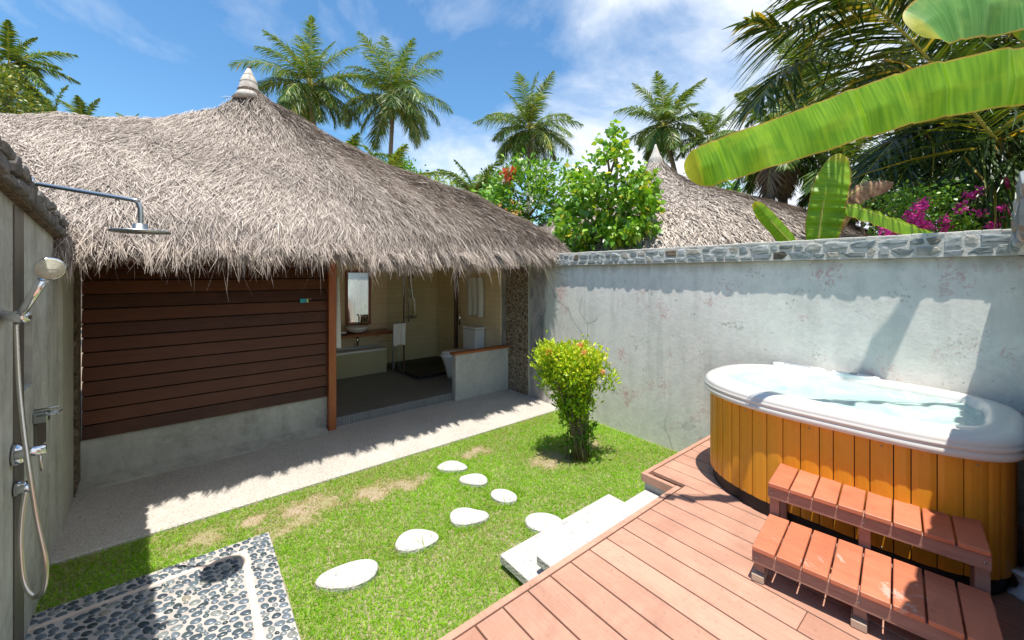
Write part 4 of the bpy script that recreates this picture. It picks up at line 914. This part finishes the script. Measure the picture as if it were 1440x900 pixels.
# bougainvillea
c0 = at(1340, 320, 5.1); tr = thing('bougainvillea', (c0[0], c0[1], 0), 'magenta flowering bougainvillea above the right end of the wall', 'shrub')
mb = MB()
for x_ in (1220, 1280, 1340, 1400, 1450): mb.tube(spline([(c0[0]+(rng.random()-.5)*.3, c0[1]+(rng.random()-.5)*.3, 0), at(x_, 345, 5.1), at(x_+rng.uniform(-20, 20), 285, 5.1)], 6), [.03, .025, .02, .015, .01, .005], 5)
mb.build('stem', M['stem'], tr)
cl = blobs([(1270, 305, 38), (1320, 300, 40), (1370, 300, 42), (1430, 300, 45), (1400, 270, 26)], 190, 5.2, .4, .08)
crown_obj(tr, cl, 34, .045, .03, 'plum', up=.3)
fl = blobs([(1292, 290, 10), (1285, 308, 12), (1300, 312, 10), (1250, 330, 10), (1330, 315, 8), (1352, 292, 9), (1357, 273, 6), (1375, 268, 7), (1412, 296, 9), (1395, 311, 9), (1405, 258, 8), (1420, 262, 8), (1432, 285, 9), (1370, 300, 7), (1437, 310, 9)], 60, 4.85, .3, .024)
crown_obj(tr, fl, 26, .038, .032, 'pink', 'flowers', up=.3)
# ---------------------------------------------------------------- palms
def frond_geo(pts, Lmax, n, w, droop=.5, vcen=.5, vsp=.25, tipy=0, K=5, side_hang=.2, rach=.02, swap=1.0, sym=True, yprob=.04):
    S_ = spline(pts, n); T = nrm(np.gradient(S_, axis=0)); up = np.array([0, 0, 1.])
    sd_ = nrm(np.cross(T, up)+1e-4); nn = nrm(np.cross(sd_, T))
    s = np.linspace(0, 1, n); ln = Lmax*np.clip(np.sin(np.pi*np.clip(.12+.86*s, 0, 1))**.7, .12, 1)
    parts = []
    for sg in (-1, 1):
        k = s > .13; m_ = k.sum()
        d = nrm(sd_[k]*sg*rng.uniform(.75, 1, m_)[:, None]+T[k]*(.35+.7*s[k])[:, None]+nn[k]*rng.uniform(-side_hang, side_hang+.15, m_)[:, None])
        B = nrm(np.array([0, 0, -1.])+.25*rng.normal(size=(m_, 3)))
        side = nrm(np.cross(d, nn[k])*1.0+nn[k]*rng.normal(0, .45, m_)[:, None])
        v_ = np.clip(vcen+rng.normal(0, vsp, m_), 0, .9); v_ = np.where(rng.random(m_) < yprob, rng.uniform(.9, 1, m_), v_)
        parts.append(ribbons(S_[k], d, B, ln[k]*rng.uniform(.85, 1.1, m_), w, (.45, 1, .9, .55, .08)[:K], droop*rng.uniform(.6, 1.3, m_), v_, side))
    return S_, cat(parts)
def frond_obj(parent, pts, Lmax, n, w, matn='palm', rr=.02, rm='leafbase', **kw):
    S_, (V, Q, vv) = frond_geo(pts, Lmax, n, w, **kw)
    m_ = MB(); m_.tube(S_[::max(1, n//14)], list(np.linspace(rr, rr*.25, len(S_[::max(1, n//14)]))), 5, False)
    V2 = np.array(m_.v); Q2 = np.array(m_.f); mi = np.concatenate([np.zeros(len(Q), int), np.ones(len(Q2), int)])
    return npmesh('frond', np.vstack([V, V2]), np.vstack([Q, Q2+len(V)]), [M[matn], M[rm]], parent, v=np.concatenate([vv, np.full(len(Q2), .8)]), mi=mi)
def palm(px, py, t, r_px, label, nf=20, seed=0, lean=(0, 0), lo=-40, w=.05, dead=0, trunk_r=.14, hi=82, nl=46, vcen=.5, name='coconut_palm', group='coconut palms beyond the roofs', nuts=True, wind=0):
    global rng
    keep = rng; rng = np.random.default_rng(seed)
    c = at(px, py, t); Lf = r_px*t/FP*1.12
    p = thing(name, (c[0]+lean[0], c[1]+lean[1], 0), label, 'palm tree', group)
    mb = MB(); K = 22; base_ = np.array([c[0]+lean[0], c[1]+lean[1], 0]); pts = spline([base_, base_*.6+c*.4+np.array([0, 0, .2]), c-np.array([0, 0, .25*Lf*.2])], K)
    mb.tube(pts, [trunk_r*(1.25 if i == 0 else 1)*(1-.35*i/K)*(1+.06*(i % 2)) for i in range(K)], 10); mb.build('trunk', M['trunk'], p)
    for i in range(nf):
        q = i/(nf-1); el = math.radians(hi+(lo-hi)*q**.85+rng.normal(0, 6)); az = i*2.39996+rng.normal(0, .25)
        Li = Lf*rng.uniform(.85, 1.1)*(.8+.2*math.sin(math.pi*min(1, q*1.3+.15)))
        hdir = np.array([math.cos(az), math.sin(az), 0]); hdir = hdir+wind*RT*.5; pts = [c]; pos = c.copy(); e_ = el
        curl = math.radians(rng.uniform(55, 85))*min(1, .40+1.3*q)*(1-.45*q)
        for k in range(5):
            e_k = e_-curl*(k/4)**1.2; pos = pos+(hdir*math.cos(e_k)+np.array([0, 0, math.sin(e_k)]))*Li/5; pts.append(pos.copy())
        isd = i >= nf-dead
        frond_obj(p, pts, Li*.25, int(nl*2.1), w*.72, 'palm_dead' if isd else 'palm', rr=.028*Lf/3, vcen=vcen+(.12 if q < .3 else 0), droop=.45+.35*q, yprob=.03+.1*(q > .75))
    if nuts:
        mb = MB()
        for k in range(9):
            a = rng.uniform(0, 6.28); cc = c+np.array([.22*math.cos(a), .22*math.sin(a), rng.uniform(-.38, -.05)])*Lf/3; mb.lathe([(0.001, -.1), (.07, -.07), (.095, 0), (.07, .07), (.001, .1)], cc, 8, Lf/3.2, Lf/3.2)
        mb.build('coconuts', M['coconut'], p)
    rng = keep; return p
palm(437, 122, 19, 84, 'tall coconut palm right beside the roof finial', 32, 31, (1.0, .5))
palm(553, 138, 20, 86, 'tall coconut palm, second to the right of the roof finial', 32, 12, (-.3, .6))
palm(745, 182, 19, 78, 'coconut palm standing alone above the white flowered tree', 28, 13, (-.2, 0), lo=-50)
palm(935, 178, 18, 70, 'coconut palm rising behind the finial of the far hut', 26, 14, (1.4, -1.2), lo=-40)
palm(1000, 196, 17, 58, 'smaller coconut palm right of the far hut finial', 16, 15, (.3, 0), lo=-40)
palm(12, 92, 12, 62, 'coconut palm cut off by the left edge of the picture', 18, 16, (0, 0), lo=-55, wind=.6)
palm(78, 165, 15, 52, 'drooping young palm peeking over the left roof ridge', 9, 17, lo=0, nuts=False, group='young palms peeking over the roofs', name='young_palm')
palm(118, 178, 15, 50, 'blue green young palm fan above the middle of the left ridge', 8, 18, lo=10, nuts=False, group='young palms peeking over the roofs', name='young_palm')
palm(180, 185, 17, 34, 'tip of a small palm barely visible over the ridge', 6, 19, lo=20, nuts=False, group='young palms peeking over the roofs', name='young_palm')
palm(482, 250, 11, 80, 'young palm with upright fronds below the first tall palm', 11, 20, lo=15, nuts=False, group='young palms peeking over the roofs', name='young_palm')
palm(545, 270, 11, 75, 'wind swept yellow green young palm below the second tall palm', 14, 21, lo=5, nuts=False, group='young palms peeking over the roofs', name='young_palm', wind=.4, vcen=.7)
palm(668, 278, 13, 62, 'young palm with stiff upright fronds beside the lime bush', 9, 22, lo=25, nuts=False, group='young palms peeking over the roofs', name='young_palm')
palm(1095, 205, 10, 88, 'dense dark palm with dead brown fronds under the big banana leaf', 22, 23, (.4, -.2), lo=-75, dead=6, nuts=False)
palm(1188, 235, 9, 100, 'dark palm behind the small banana plant', 20, 24, (.5, 0), lo=-70, dead=2, nuts=False)
palm(1128, 128, 11, 92, 'coconut palm with drooping fronds left of the near palm leaves', 20, 25, (1.4, -1.5), lo=-45)
# round mass of foliage behind the second palm (bush)
c0 = at(570, 250, 12); tr = thing('round_bush', (c0[0], c0[1], 0), 'dark green bush behind the roof slope below the second palm', 'bush')
mb = MB(); mb.tube([(c0[0], c0[1], 0), at(568, 250, 12)], [.1, .04], 7); mb.build('trunk', M['stem'], tr)
crown_obj(tr, blobs([(560, 240, 16), (545, 238, 14), (568, 248, 12)], 50, 12, .5, .1), 24, .09, .05, 'plum', up=.4)
# foliage filling the gap between the roofs and palms
for px_c, py_c, rr_, tt, nm, lb in ((585, 262, 20, 15, 'bush', 'small round green bush just right of the wind swept young palm'), (690, 262, 16, 15, 'bush', 'dark green bush wedged between young palm and white flowered tree'), (1012, 262, 24, 15, 'bush', 'dark bush below the tip of the big banana leaf')):
    c0 = at(px_c, py_c, tt); tr = thing(nm, (c0[0], c0[1], 0), lb, 'bush', None)
    mb = MB(); mb.tube([(c0[0], c0[1], 0), c0], [.1, .04], 7); mb.build('trunk', M['stem'], tr)
    crown_obj(tr, blobs([(px_c, py_c, rr_), (px_c+8, py_c+12, rr_)], 60, tt, .6, .12), 24, .13, .06, 'plum', up=.4)
# near overhanging young coconut palm at right
npalm = thing('coconut_palm', (7.9, -1.8, 0), 'near coconut palm whose long fronds arch in from the right edge', 'palm tree', 'coconut palms beyond the roofs')
crown = np.array([7.6, -1.7, 2.3])
mb = MB(); mb.tube(spline([(7.9, -1.8, 0), (7.8, -1.75, 1.0), crown], 10), list(np.linspace(.2, .13, 10)), 12); mb.build('trunk', M['trunk'], npalm)
def nf_(pts, L, n, w, **kw): frond_obj(npalm, pts, L, n, w, 'palm_near', **kw)
nf_([crown, at(1500, 305, 5.00), at(1440, 243, 5.25), at(1370, 160, 4.97), at(1308, 85, 4.83), at(1248, 25, 4.69), at(1185, -20, 4.54), at(1120, -30, 4.40)], 1.49, 202, .037, rr=.030, droop=.55, vcen=.42, vsp=.3, yprob=.07)
nf_([crown, at(1520, 230, 5.75), at(1400, 130, 5.75), at(1300, 100, 5.75), at(1220, 100, 5.62), at(1140, 85, 5.38), at(1095, 105, 5.25), at(1060, 150, 5.12)], 1.30, 169, .035, rr=.024, droop=.6, vcen=.42, vsp=.3, yprob=.06)
nf_([crown, at(1560, 200, 5.50), at(1500, 90, 5.50), at(1400, 20, 5.38), at(1290, -10, 5.25), at(1180, 10, 5.12), at(1110, 40, 5.00), at(1050, 30, 5.00)], 1.23, 185, .035, rr=.024, droop=.5, vcen=.42, vsp=.3, yprob=.07)
nf_([crown, at(1540, 240, 6.00), at(1470, 160, 6.00), at(1380, 150, 6.12), at(1310, 190, 6.12), at(1260, 260, 6.00)], 1.37, 169, .035, rr=.022, droop=.5, vcen=.3, vsp=.2)
nf_([crown, at(1550, 240, 5.50), at(1500, 180, 5.38), at(1440, 170, 5.38), at(1370, 200, 5.38), at(1330, 270, 5.38)], 1.30, 185, .033, rr=.022, droop=.6, vcen=.25, vsp=.2)
nf_([crown, at(1560, 290, 5.25), at(1510, 230, 5.12), at(1450, 215, 5.00), at(1395, 240, 5.00), at(1365, 300, 5.00)], 1.17, 169, .033, rr=.020, droop=.7, vcen=.25, vsp=.2)
nf_([crown, at(1560, 150, 6.25), at(1480, 60, 6.25), at(1400, 60, 6.25), at(1330, 110, 6.25), at(1290, 180, 6.25)], 1.43, 169, .035, rr=.022, droop=.5, vcen=.3, vsp=.22)
nf_([crown, at(1560, 180, 6.4), at(1480, 80, 6.4), at(1380, 40, 6.3), at(1280, 60, 6.2), at(1200, 130, 6.1)], 1.35, 169, .04, rr=.03, droop=.6, vcen=.3, vsp=.25)
nf_([crown, at(1560, 120, 6.2), at(1490, 0, 6.2), at(1400, -50, 6.1), at(1300, -50, 6.0), at(1180, -20, 5.9)], 1.35, 169, .04, rr=.03, droop=.6, vcen=.4, vsp=.25)
nf_([crown, at(1530, 290, 6.6), at(1440, 200, 6.6), at(1350, 170, 6.6), at(1270, 190, 6.5), at(1220, 240, 6.4)], 1.3, 169, .04, rr=.03, droop=.6, vcen=.3, vsp=.22)
nf_([crown, crown+np.array([.6, -.5, 1.0]), crown+np.array([1.6, -1.0, 1.2]), crown+np.array([2.4, -1.6, .6])], .8, 60, .03)
nf_([crown, crown+np.array([.2, -.9, 1.0]), crown+np.array([.3, -2.0, 1.2]), crown+np.array([.3, -2.9, .5])], .8, 60, .03)
c0 = at(1330, 300, 9.5); tr = thing('evergreen_tree', (c0[0], c0[1], 0), 'dense dark evergreen tree filling the right side behind the bougainvillea', 'tree')
mb = MB(); mb.tube([(c0[0], c0[1], 0), at(1330, 200, 9.5)], [.2, .08], 8); mb.build('trunk', M['stem'], tr)
crown_obj(tr, blobs([(1240, 270, 50), (1300, 230, 60), (1380, 220, 70), (1450, 230, 70), (1330, 300, 60), (1420, 300, 60), (1260, 320, 40), (1210, 250, 30)], 300, 9.5, 1.3, .2), 26, .17, .06, 'darkleaf', up=.2)
# ---------------------------------------------------------------- banana plants
def blade(name, parent, mid, wl, wr, nvec, mats, fold=.25, wave=.02, nw=7, tipr=.10, seed=0, ns=90, nc=14, tears=(), basew=.25, rw=.014, taper=1.0, flat=0, mo=.006):
    """banana leaf: mid = list of midrib points, wl/wr half-widths (m), nvec = face normal"""
    r = np.random.default_rng(seed); S_ = spline(mid, ns); T = nrm(np.gradient(S_, axis=0)); nv = nrm(np.array(nvec, float))[None]-0*T
    sd_ = nrm(np.cross(T, nv)); nn = nrm(np.cross(sd_, T))
    s = np.linspace(0, 1, ns)
    env = np.minimum(1, np.sqrt(np.clip(1-((s-(1-tipr))/tipr).clip(0)**2, 0, 1)))*np.clip(basew+(1-basew)*np.clip(s/.22, 0, 1)**.7, 0, 1)*(1-(1-taper)*np.clip((s-.4)/.6, 0, 1))
    V = []; UV = []
    jag = np.interp(s, np.linspace(0, 1, 40), 1+r.normal(0, .018, 40))
    for j in range(nc+1):
        q = j/nc*2-1; wdt = (wl if q < 0 else wr)*env*jag
        u_ = (s*nw*1.6+.35*np.sin(s*nw*2.3)+seed*.37) % 1.0; fd = np.where(u_ < .22, u_/.22, 1-(u_-.22)/.78)
        wv = wave*(fd-.5)*(1 if flat else abs(q)**.5)+wave*.35*np.sin(s*nw*9+q)*abs(q)
        P_ = S_+sd_*(q*wdt)[:, None]+nn*((-fold*abs(q)**1.3*wdt)+wv*env)[:, None]; V.append(P_); UV.append(np.stack([s, np.full(ns, j/nc)], 1))
    V = np.stack(V, 1); UV = np.stack(UV, 1); idx = np.arange(ns*(nc+1)).reshape(ns, nc+1)
    Q = []
    for i in range(ns-1):
        for j in range(nc):
            sN = s[i]; qq = j/nc*2-1
            if any(abs(sN-a) < b*abs(qq) and (qq*c > .12) for a, b, c in tears): continue
            Q.append((idx[i, j], idx[i+1, j], idx[i+1, j+1], idx[i, j+1]))
    Q = np.array(Q); o_ = npmesh(name, V.reshape(-1, 3), Q, mats, parent, smooth=True)
    uv = o_.data.uv_layers.new(name='UVMap'); uv.data.foreach_set('uv', UV.reshape(-1, 2)[Q.ravel()].astype(np.float32).ravel())
    mb = MB(); mb.tube(S_[::6]-nn[::6]*mo, list(np.linspace(rw, rw*.3, len(S_[::6]))), 7); mb.build('midrib', M['leafbase'], o_)
    return o_
bp = thing('banana_plant', (4.9, -1.3, 0), 'tall banana plant whose huge lit leaf sweeps over the hot tub', 'banana plant')
bc = np.array([4.75, -1.2, 2.35])
mb = MB(); mb.tube(spline([(4.9, -1.3, 0), (4.85, -1.25, 1.2), bc], 10), list(np.linspace(.13, .07, 10)), 14); mb.build('pseudostem', M['leafbase'], bp)
# leaf facing the camera side: normal roughly toward camera and down
m1 = [bc, at(1640, 75, 2.15), at(1540, 88, 2.1), at(1440, 105, 2.12), at(1320, 126, 2.18), at(1235, 150, 2.22), at(1160, 176, 2.26), at(1068, 207, 2.31), at(1000, 230, 2.34), at(963, 241, 2.36)]
nrm1 = -(at(1200, 160, 1)-np.array([0, 0, EYE])); nrm1 = nrm(nrm1)*1.0+np.array([0, 0, .15])
lf1 = blade('leaf', bp, m1, .155, .155, nrm1, M['banana'], .10, .045, 6, .11, 3, 260, 20, (), .6, rw=.008, taper=.78, flat=1, mo=.06)
nrm2 = nrm(-(at(1400, 20, 1)-np.array([0, 0, EYE])))+np.array([0, 0, .3])
m2 = [bc, at(1720, -50, 2.6), at(1600, -30, 2.5), at(1520, -12, 2.5), at(1440, 0, 2.5), at(1370, 10, 2.52), at(1320, 24, 2.55), at(1284, 44, 2.58)]
blade('leaf', bp, m2, .19, .20, nrm2, M['banana_blue'], .12, .03, 4, .16, 5, 110, 14, (), .6, rw=.006)
blade('leaf', bp, [bc, at(1640, 20, 2.7), at(1540, 40, 2.7), at(1470, 34, 2.7), at(1424, 34, 2.7)], .11, .16, nrm2, M['banana_blue'], .15, .012, 4, .15, 6, 60, 12, (), .6)
blade('leaf', bp, [bc, bc+np.array([.3, -.5, .8]), bc+np.array([.9, -1.0, 1.2]), bc+np.array([1.6, -1.5, .9])], .2, .2, (0, 0, 1), M['banana'], .2, .015, 6, .1, 7, 70, 12)
# small banana plant behind the wall
q0 = at(1160, 345, 4.65); b2 = thing('banana_plant', (q0[0], q0[1], 0), 'small banana plant with three short leaves behind the stone capped wall', 'banana plant')
mb = MB(); mb.tube([(q0[0], q0[1], 0), (q0[0], q0[1], 1.2), at(1160, 338, 4.65)], [.09, .07, .04], 12); mb.build('pseudostem', M['leafbase'], b2)
tc = nrm(-(at(1160, 280, 1)-np.array([0, 0, EYE])))
blade('leaf', b2, [at(1150, 345, 4.65), at(1155, 305, 4.61), at(1163, 265, 4.56), at(1180, 215, 4.61)], 0.14, .21, tc+np.array([.3, 0, .2]), M['banana'], .15, .03, 5, .35, 11, 60, 12, (), .75)
blade('leaf', b2, [at(1150, 355, 4.65), at(1118, 345, 4.56), at(1085, 312, 4.52), at(1060, 284, 4.48)], .085, .095, tc+np.array([0, 0, .6]), M['banana'], .3, .01, 5, .3, 12, 60, 12, (), .7)
blade('leaf', b2, [at(1155, 330, 4.65), at(1180, 290, 4.56), at(1230, 300, 4.48), at(1290, 322, 4.44), at(1330, 338, 4.40)], .06, .14, tc+np.array([0, 0, .9]), M['banana'], .25, .025, 6, .3, 13, 70, 12, (), .7)
blade('withered_leaf', b2, [at(1165, 330, 4.73), at(1185, 285, 4.69), at(1215, 262, 4.65), at(1257, 256, 4.61)], .06, .14, tc+np.array([0, 0, .4]), M['banana_dead'], .5, .02, 5, .3, 14, 50, 10, (), .6)
# ================================================================== FAR HUT
FT = 11.0; fc = at(922, 385, FT); h2 = thing('thatched_hut', (fc[0], fc[1], 0), 'round conical thatched hut with pale finial beyond the garden wall', 'hut')
prof2 = [(.16, 5.18), (.24, 5.05), (.46, 4.78), (.75, 4.55), (1.1, 4.35), (1.5, 4.2), (2.1, 3.98), (2.8, 3.72), (3.6, 3.38), (4.4, 2.98), (5.1, 2.5), (5.5, 2.2)]
fxw = lambda r, a: (fc[0]+RT[0]*r*math.cos(a)*(1.12 if math.cos(a) > 0 else .86)+FW[0]*r*math.sin(a)*.8, fc[1]+RT[1]*r*math.cos(a)*(1.12 if math.cos(a) > 0 else .86)+FW[1]*r*math.sin(a)*.8)
mb = MB(); mb.smooth = True; NA = 72
rings = [[(*fxw(r, a), z) for a in np.linspace(0, 2*math.pi, NA, endpoint=False)] for r, z in prof2[::-1]]
mb.loft(rings, True, True); rf2 = mb.build('roof', M['thatch_base'], h2)
n = 42000; R2 = np.sqrt(rng.uniform(.02, 5.5**2, n)); A2 = rng.uniform(math.pi, 2*math.pi, n)+0; pr = np.array(prof2)
sx = np.where(np.cos(A2) > 0, 1.12, .86)
def hp2(R2): 
    X = fc[0]+RT[0]*R2*np.cos(A2)*sx+FW[0]*R2*np.sin(A2)*.8; Y = fc[1]+RT[1]*R2*np.cos(A2)*sx+FW[1]*R2*np.sin(A2)*.8
    return np.stack([X, Y, np.interp(R2, pr[:, 0], pr[:, 1])], 1)
p = hp2(R2); dn = nrm(hp2(R2+.05)-p); sd_ = nrm(np.cross(dn, [0, 0, 1.])); up = nrm(np.cross(sd_, dn)); up *= np.sign(up[:, 2:3])
d = nrm(dn+sd_*rng.normal(0, .4, n)[:, None]+up*rng.uniform(0, .4, n)[:, None])
V, Q, vv = ribbons(p-dn*.03, d, nrm(-up+sd_*rng.normal(0, .6, n)[:, None]), rng.uniform(.14, .3, n), .02, (.8, 1, .3), rng.uniform(.1, .4, n), rng.beta(2, 1.8, n), nrm(np.cross(up, d)))
npmesh('thatch', V, Q, M['thatch'], rf2, v=vv, kind='stuff')
mb = MB(); mb.lathe([(.34, -.42), (.24, -.25), (.26, -.22), (.19, -.05), (.20, -.02), (.14, .12), (.12, .15), (.06, .32), (.02, .45), (0, .46)], (fc[0], fc[1], 5.14), 20); mb.build('finial', M['finial'], rf2)
mb = MB(); mb.lathe([(4.0, 0), (4.0, 2.4)], (fc[0], fc[1], 0), 32, .8, .8); mb.build('wall', M['hutwall'], h2)
# ================================================================== CAMERA / LIGHT / WORLD
cam = bpy.data.cameras.new('camera'); co = bpy.data.objects.new('camera', cam); COL.objects.link(co); S.camera = co
co.location = (0, 0, EYE); co.rotation_euler = (math.radians(90), 0, YAW-math.pi/2)
cam.sensor_width = 36; cam.lens = 36*FP/1440; cam.shift_y = -65/1440; cam.clip_start = .05; cam.clip_end = 2000
sun_dir = Vector((-.17, -.178, 1)).normalized()
sl = bpy.data.lights.new('sun', 'SUN'); sl.energy = 4.8; sl.angle = math.radians(.53); sl.color = (1, .95, .865)
so = bpy.data.objects.new('sun', sl); COL.objects.link(so); so.rotation_euler = sun_dir.to_track_quat('Z', 'Y').to_euler(); so.location = (-3, -3, 15)
el = math.asin(sun_dir.z); az = math.atan2(sun_dir.x, sun_dir.y)
w = bpy.data.worlds.new('World'); S.world = w; w.use_nodes = True; t = w.node_tree; t.nodes.clear(); g = G(t)
sky = g.n('ShaderNodeTexSky'); sky.sky_type = 'NISHITA'; sky.sun_disc = False; sky.sun_elevation = el; sky.sun_rotation = az; sky.air_density = 1.0; sky.dust_density = .3; sky.ozone_density = 2.5; sky.altitude = 0
tc = g.n('ShaderNodeTexCoord'); sp = g.n('ShaderNodeSeparateXYZ'); g.l(tc.outputs['Generated'], sp.inputs[0])
zz = g.math('ADD', sp.outputs['Z'], .28); cb = g.n('ShaderNodeCombineXYZ'); g.l(g.math('DIVIDE', sp.outputs['X'], zz), cb.inputs[0]); g.l(g.math('DIVIDE', sp.outputs['Y'], zz), cb.inputs[1])
f1 = g.noise(cb.outputs[0], 1.5, 9, .58, .35); 
# clouds are thicker toward the right-hand part of the sky (+X), clear over the house (+Y)
mask = g.math('ADD', f1, g.math('MULTIPLY', g.math('SUBTRACT', g.math('MULTIPLY', sp.outputs['X'], .75), g.math('MULTIPLY', sp.outputs['Y'], .38)), .27))
cf = g.ramp(mask, [(.43, (0, 0, 0)), (.53, (.30, .30, .30)), (.68, (1, 1, 1))])
hs_ = g.n('ShaderNodeHueSaturation'); hs_.inputs['Saturation'].default_value = 1.14; g.l(sky.outputs[0], hs_.inputs['Color'])
c = g.mix(cf, g.mix(1.0, hs_.outputs[0], (.86, 1.03, 1.02), 'MULTIPLY'), (5.2, 5.5, 5.9))
bg = g.n('ShaderNodeBackground'); bg.inputs['Strength'].default_value = .138; g.l(c, bg.inputs[0]); wo = g.n('ShaderNodeOutputWorld'); g.l(bg.outputs[0], wo.inputs[0])
S.view_settings.view_transform = 'Standard'; S.view_settings.look = 'None'; S.view_settings.gamma = 1; S.view_settings.exposure = .60
try: S.view_settings.use_curve_mapping = False
except Exception: pass
S.render.engine = 'CYCLES'; S.cycles.max_bounces = 10; S.cycles.diffuse_bounces = 6; S.cycles.transparent_max_bounces = 12; S.render.resolution_x = 1024; S.render.resolution_y = 640
S.cycles.caustics_refractive = False; S.cycles.caustics_reflective = False
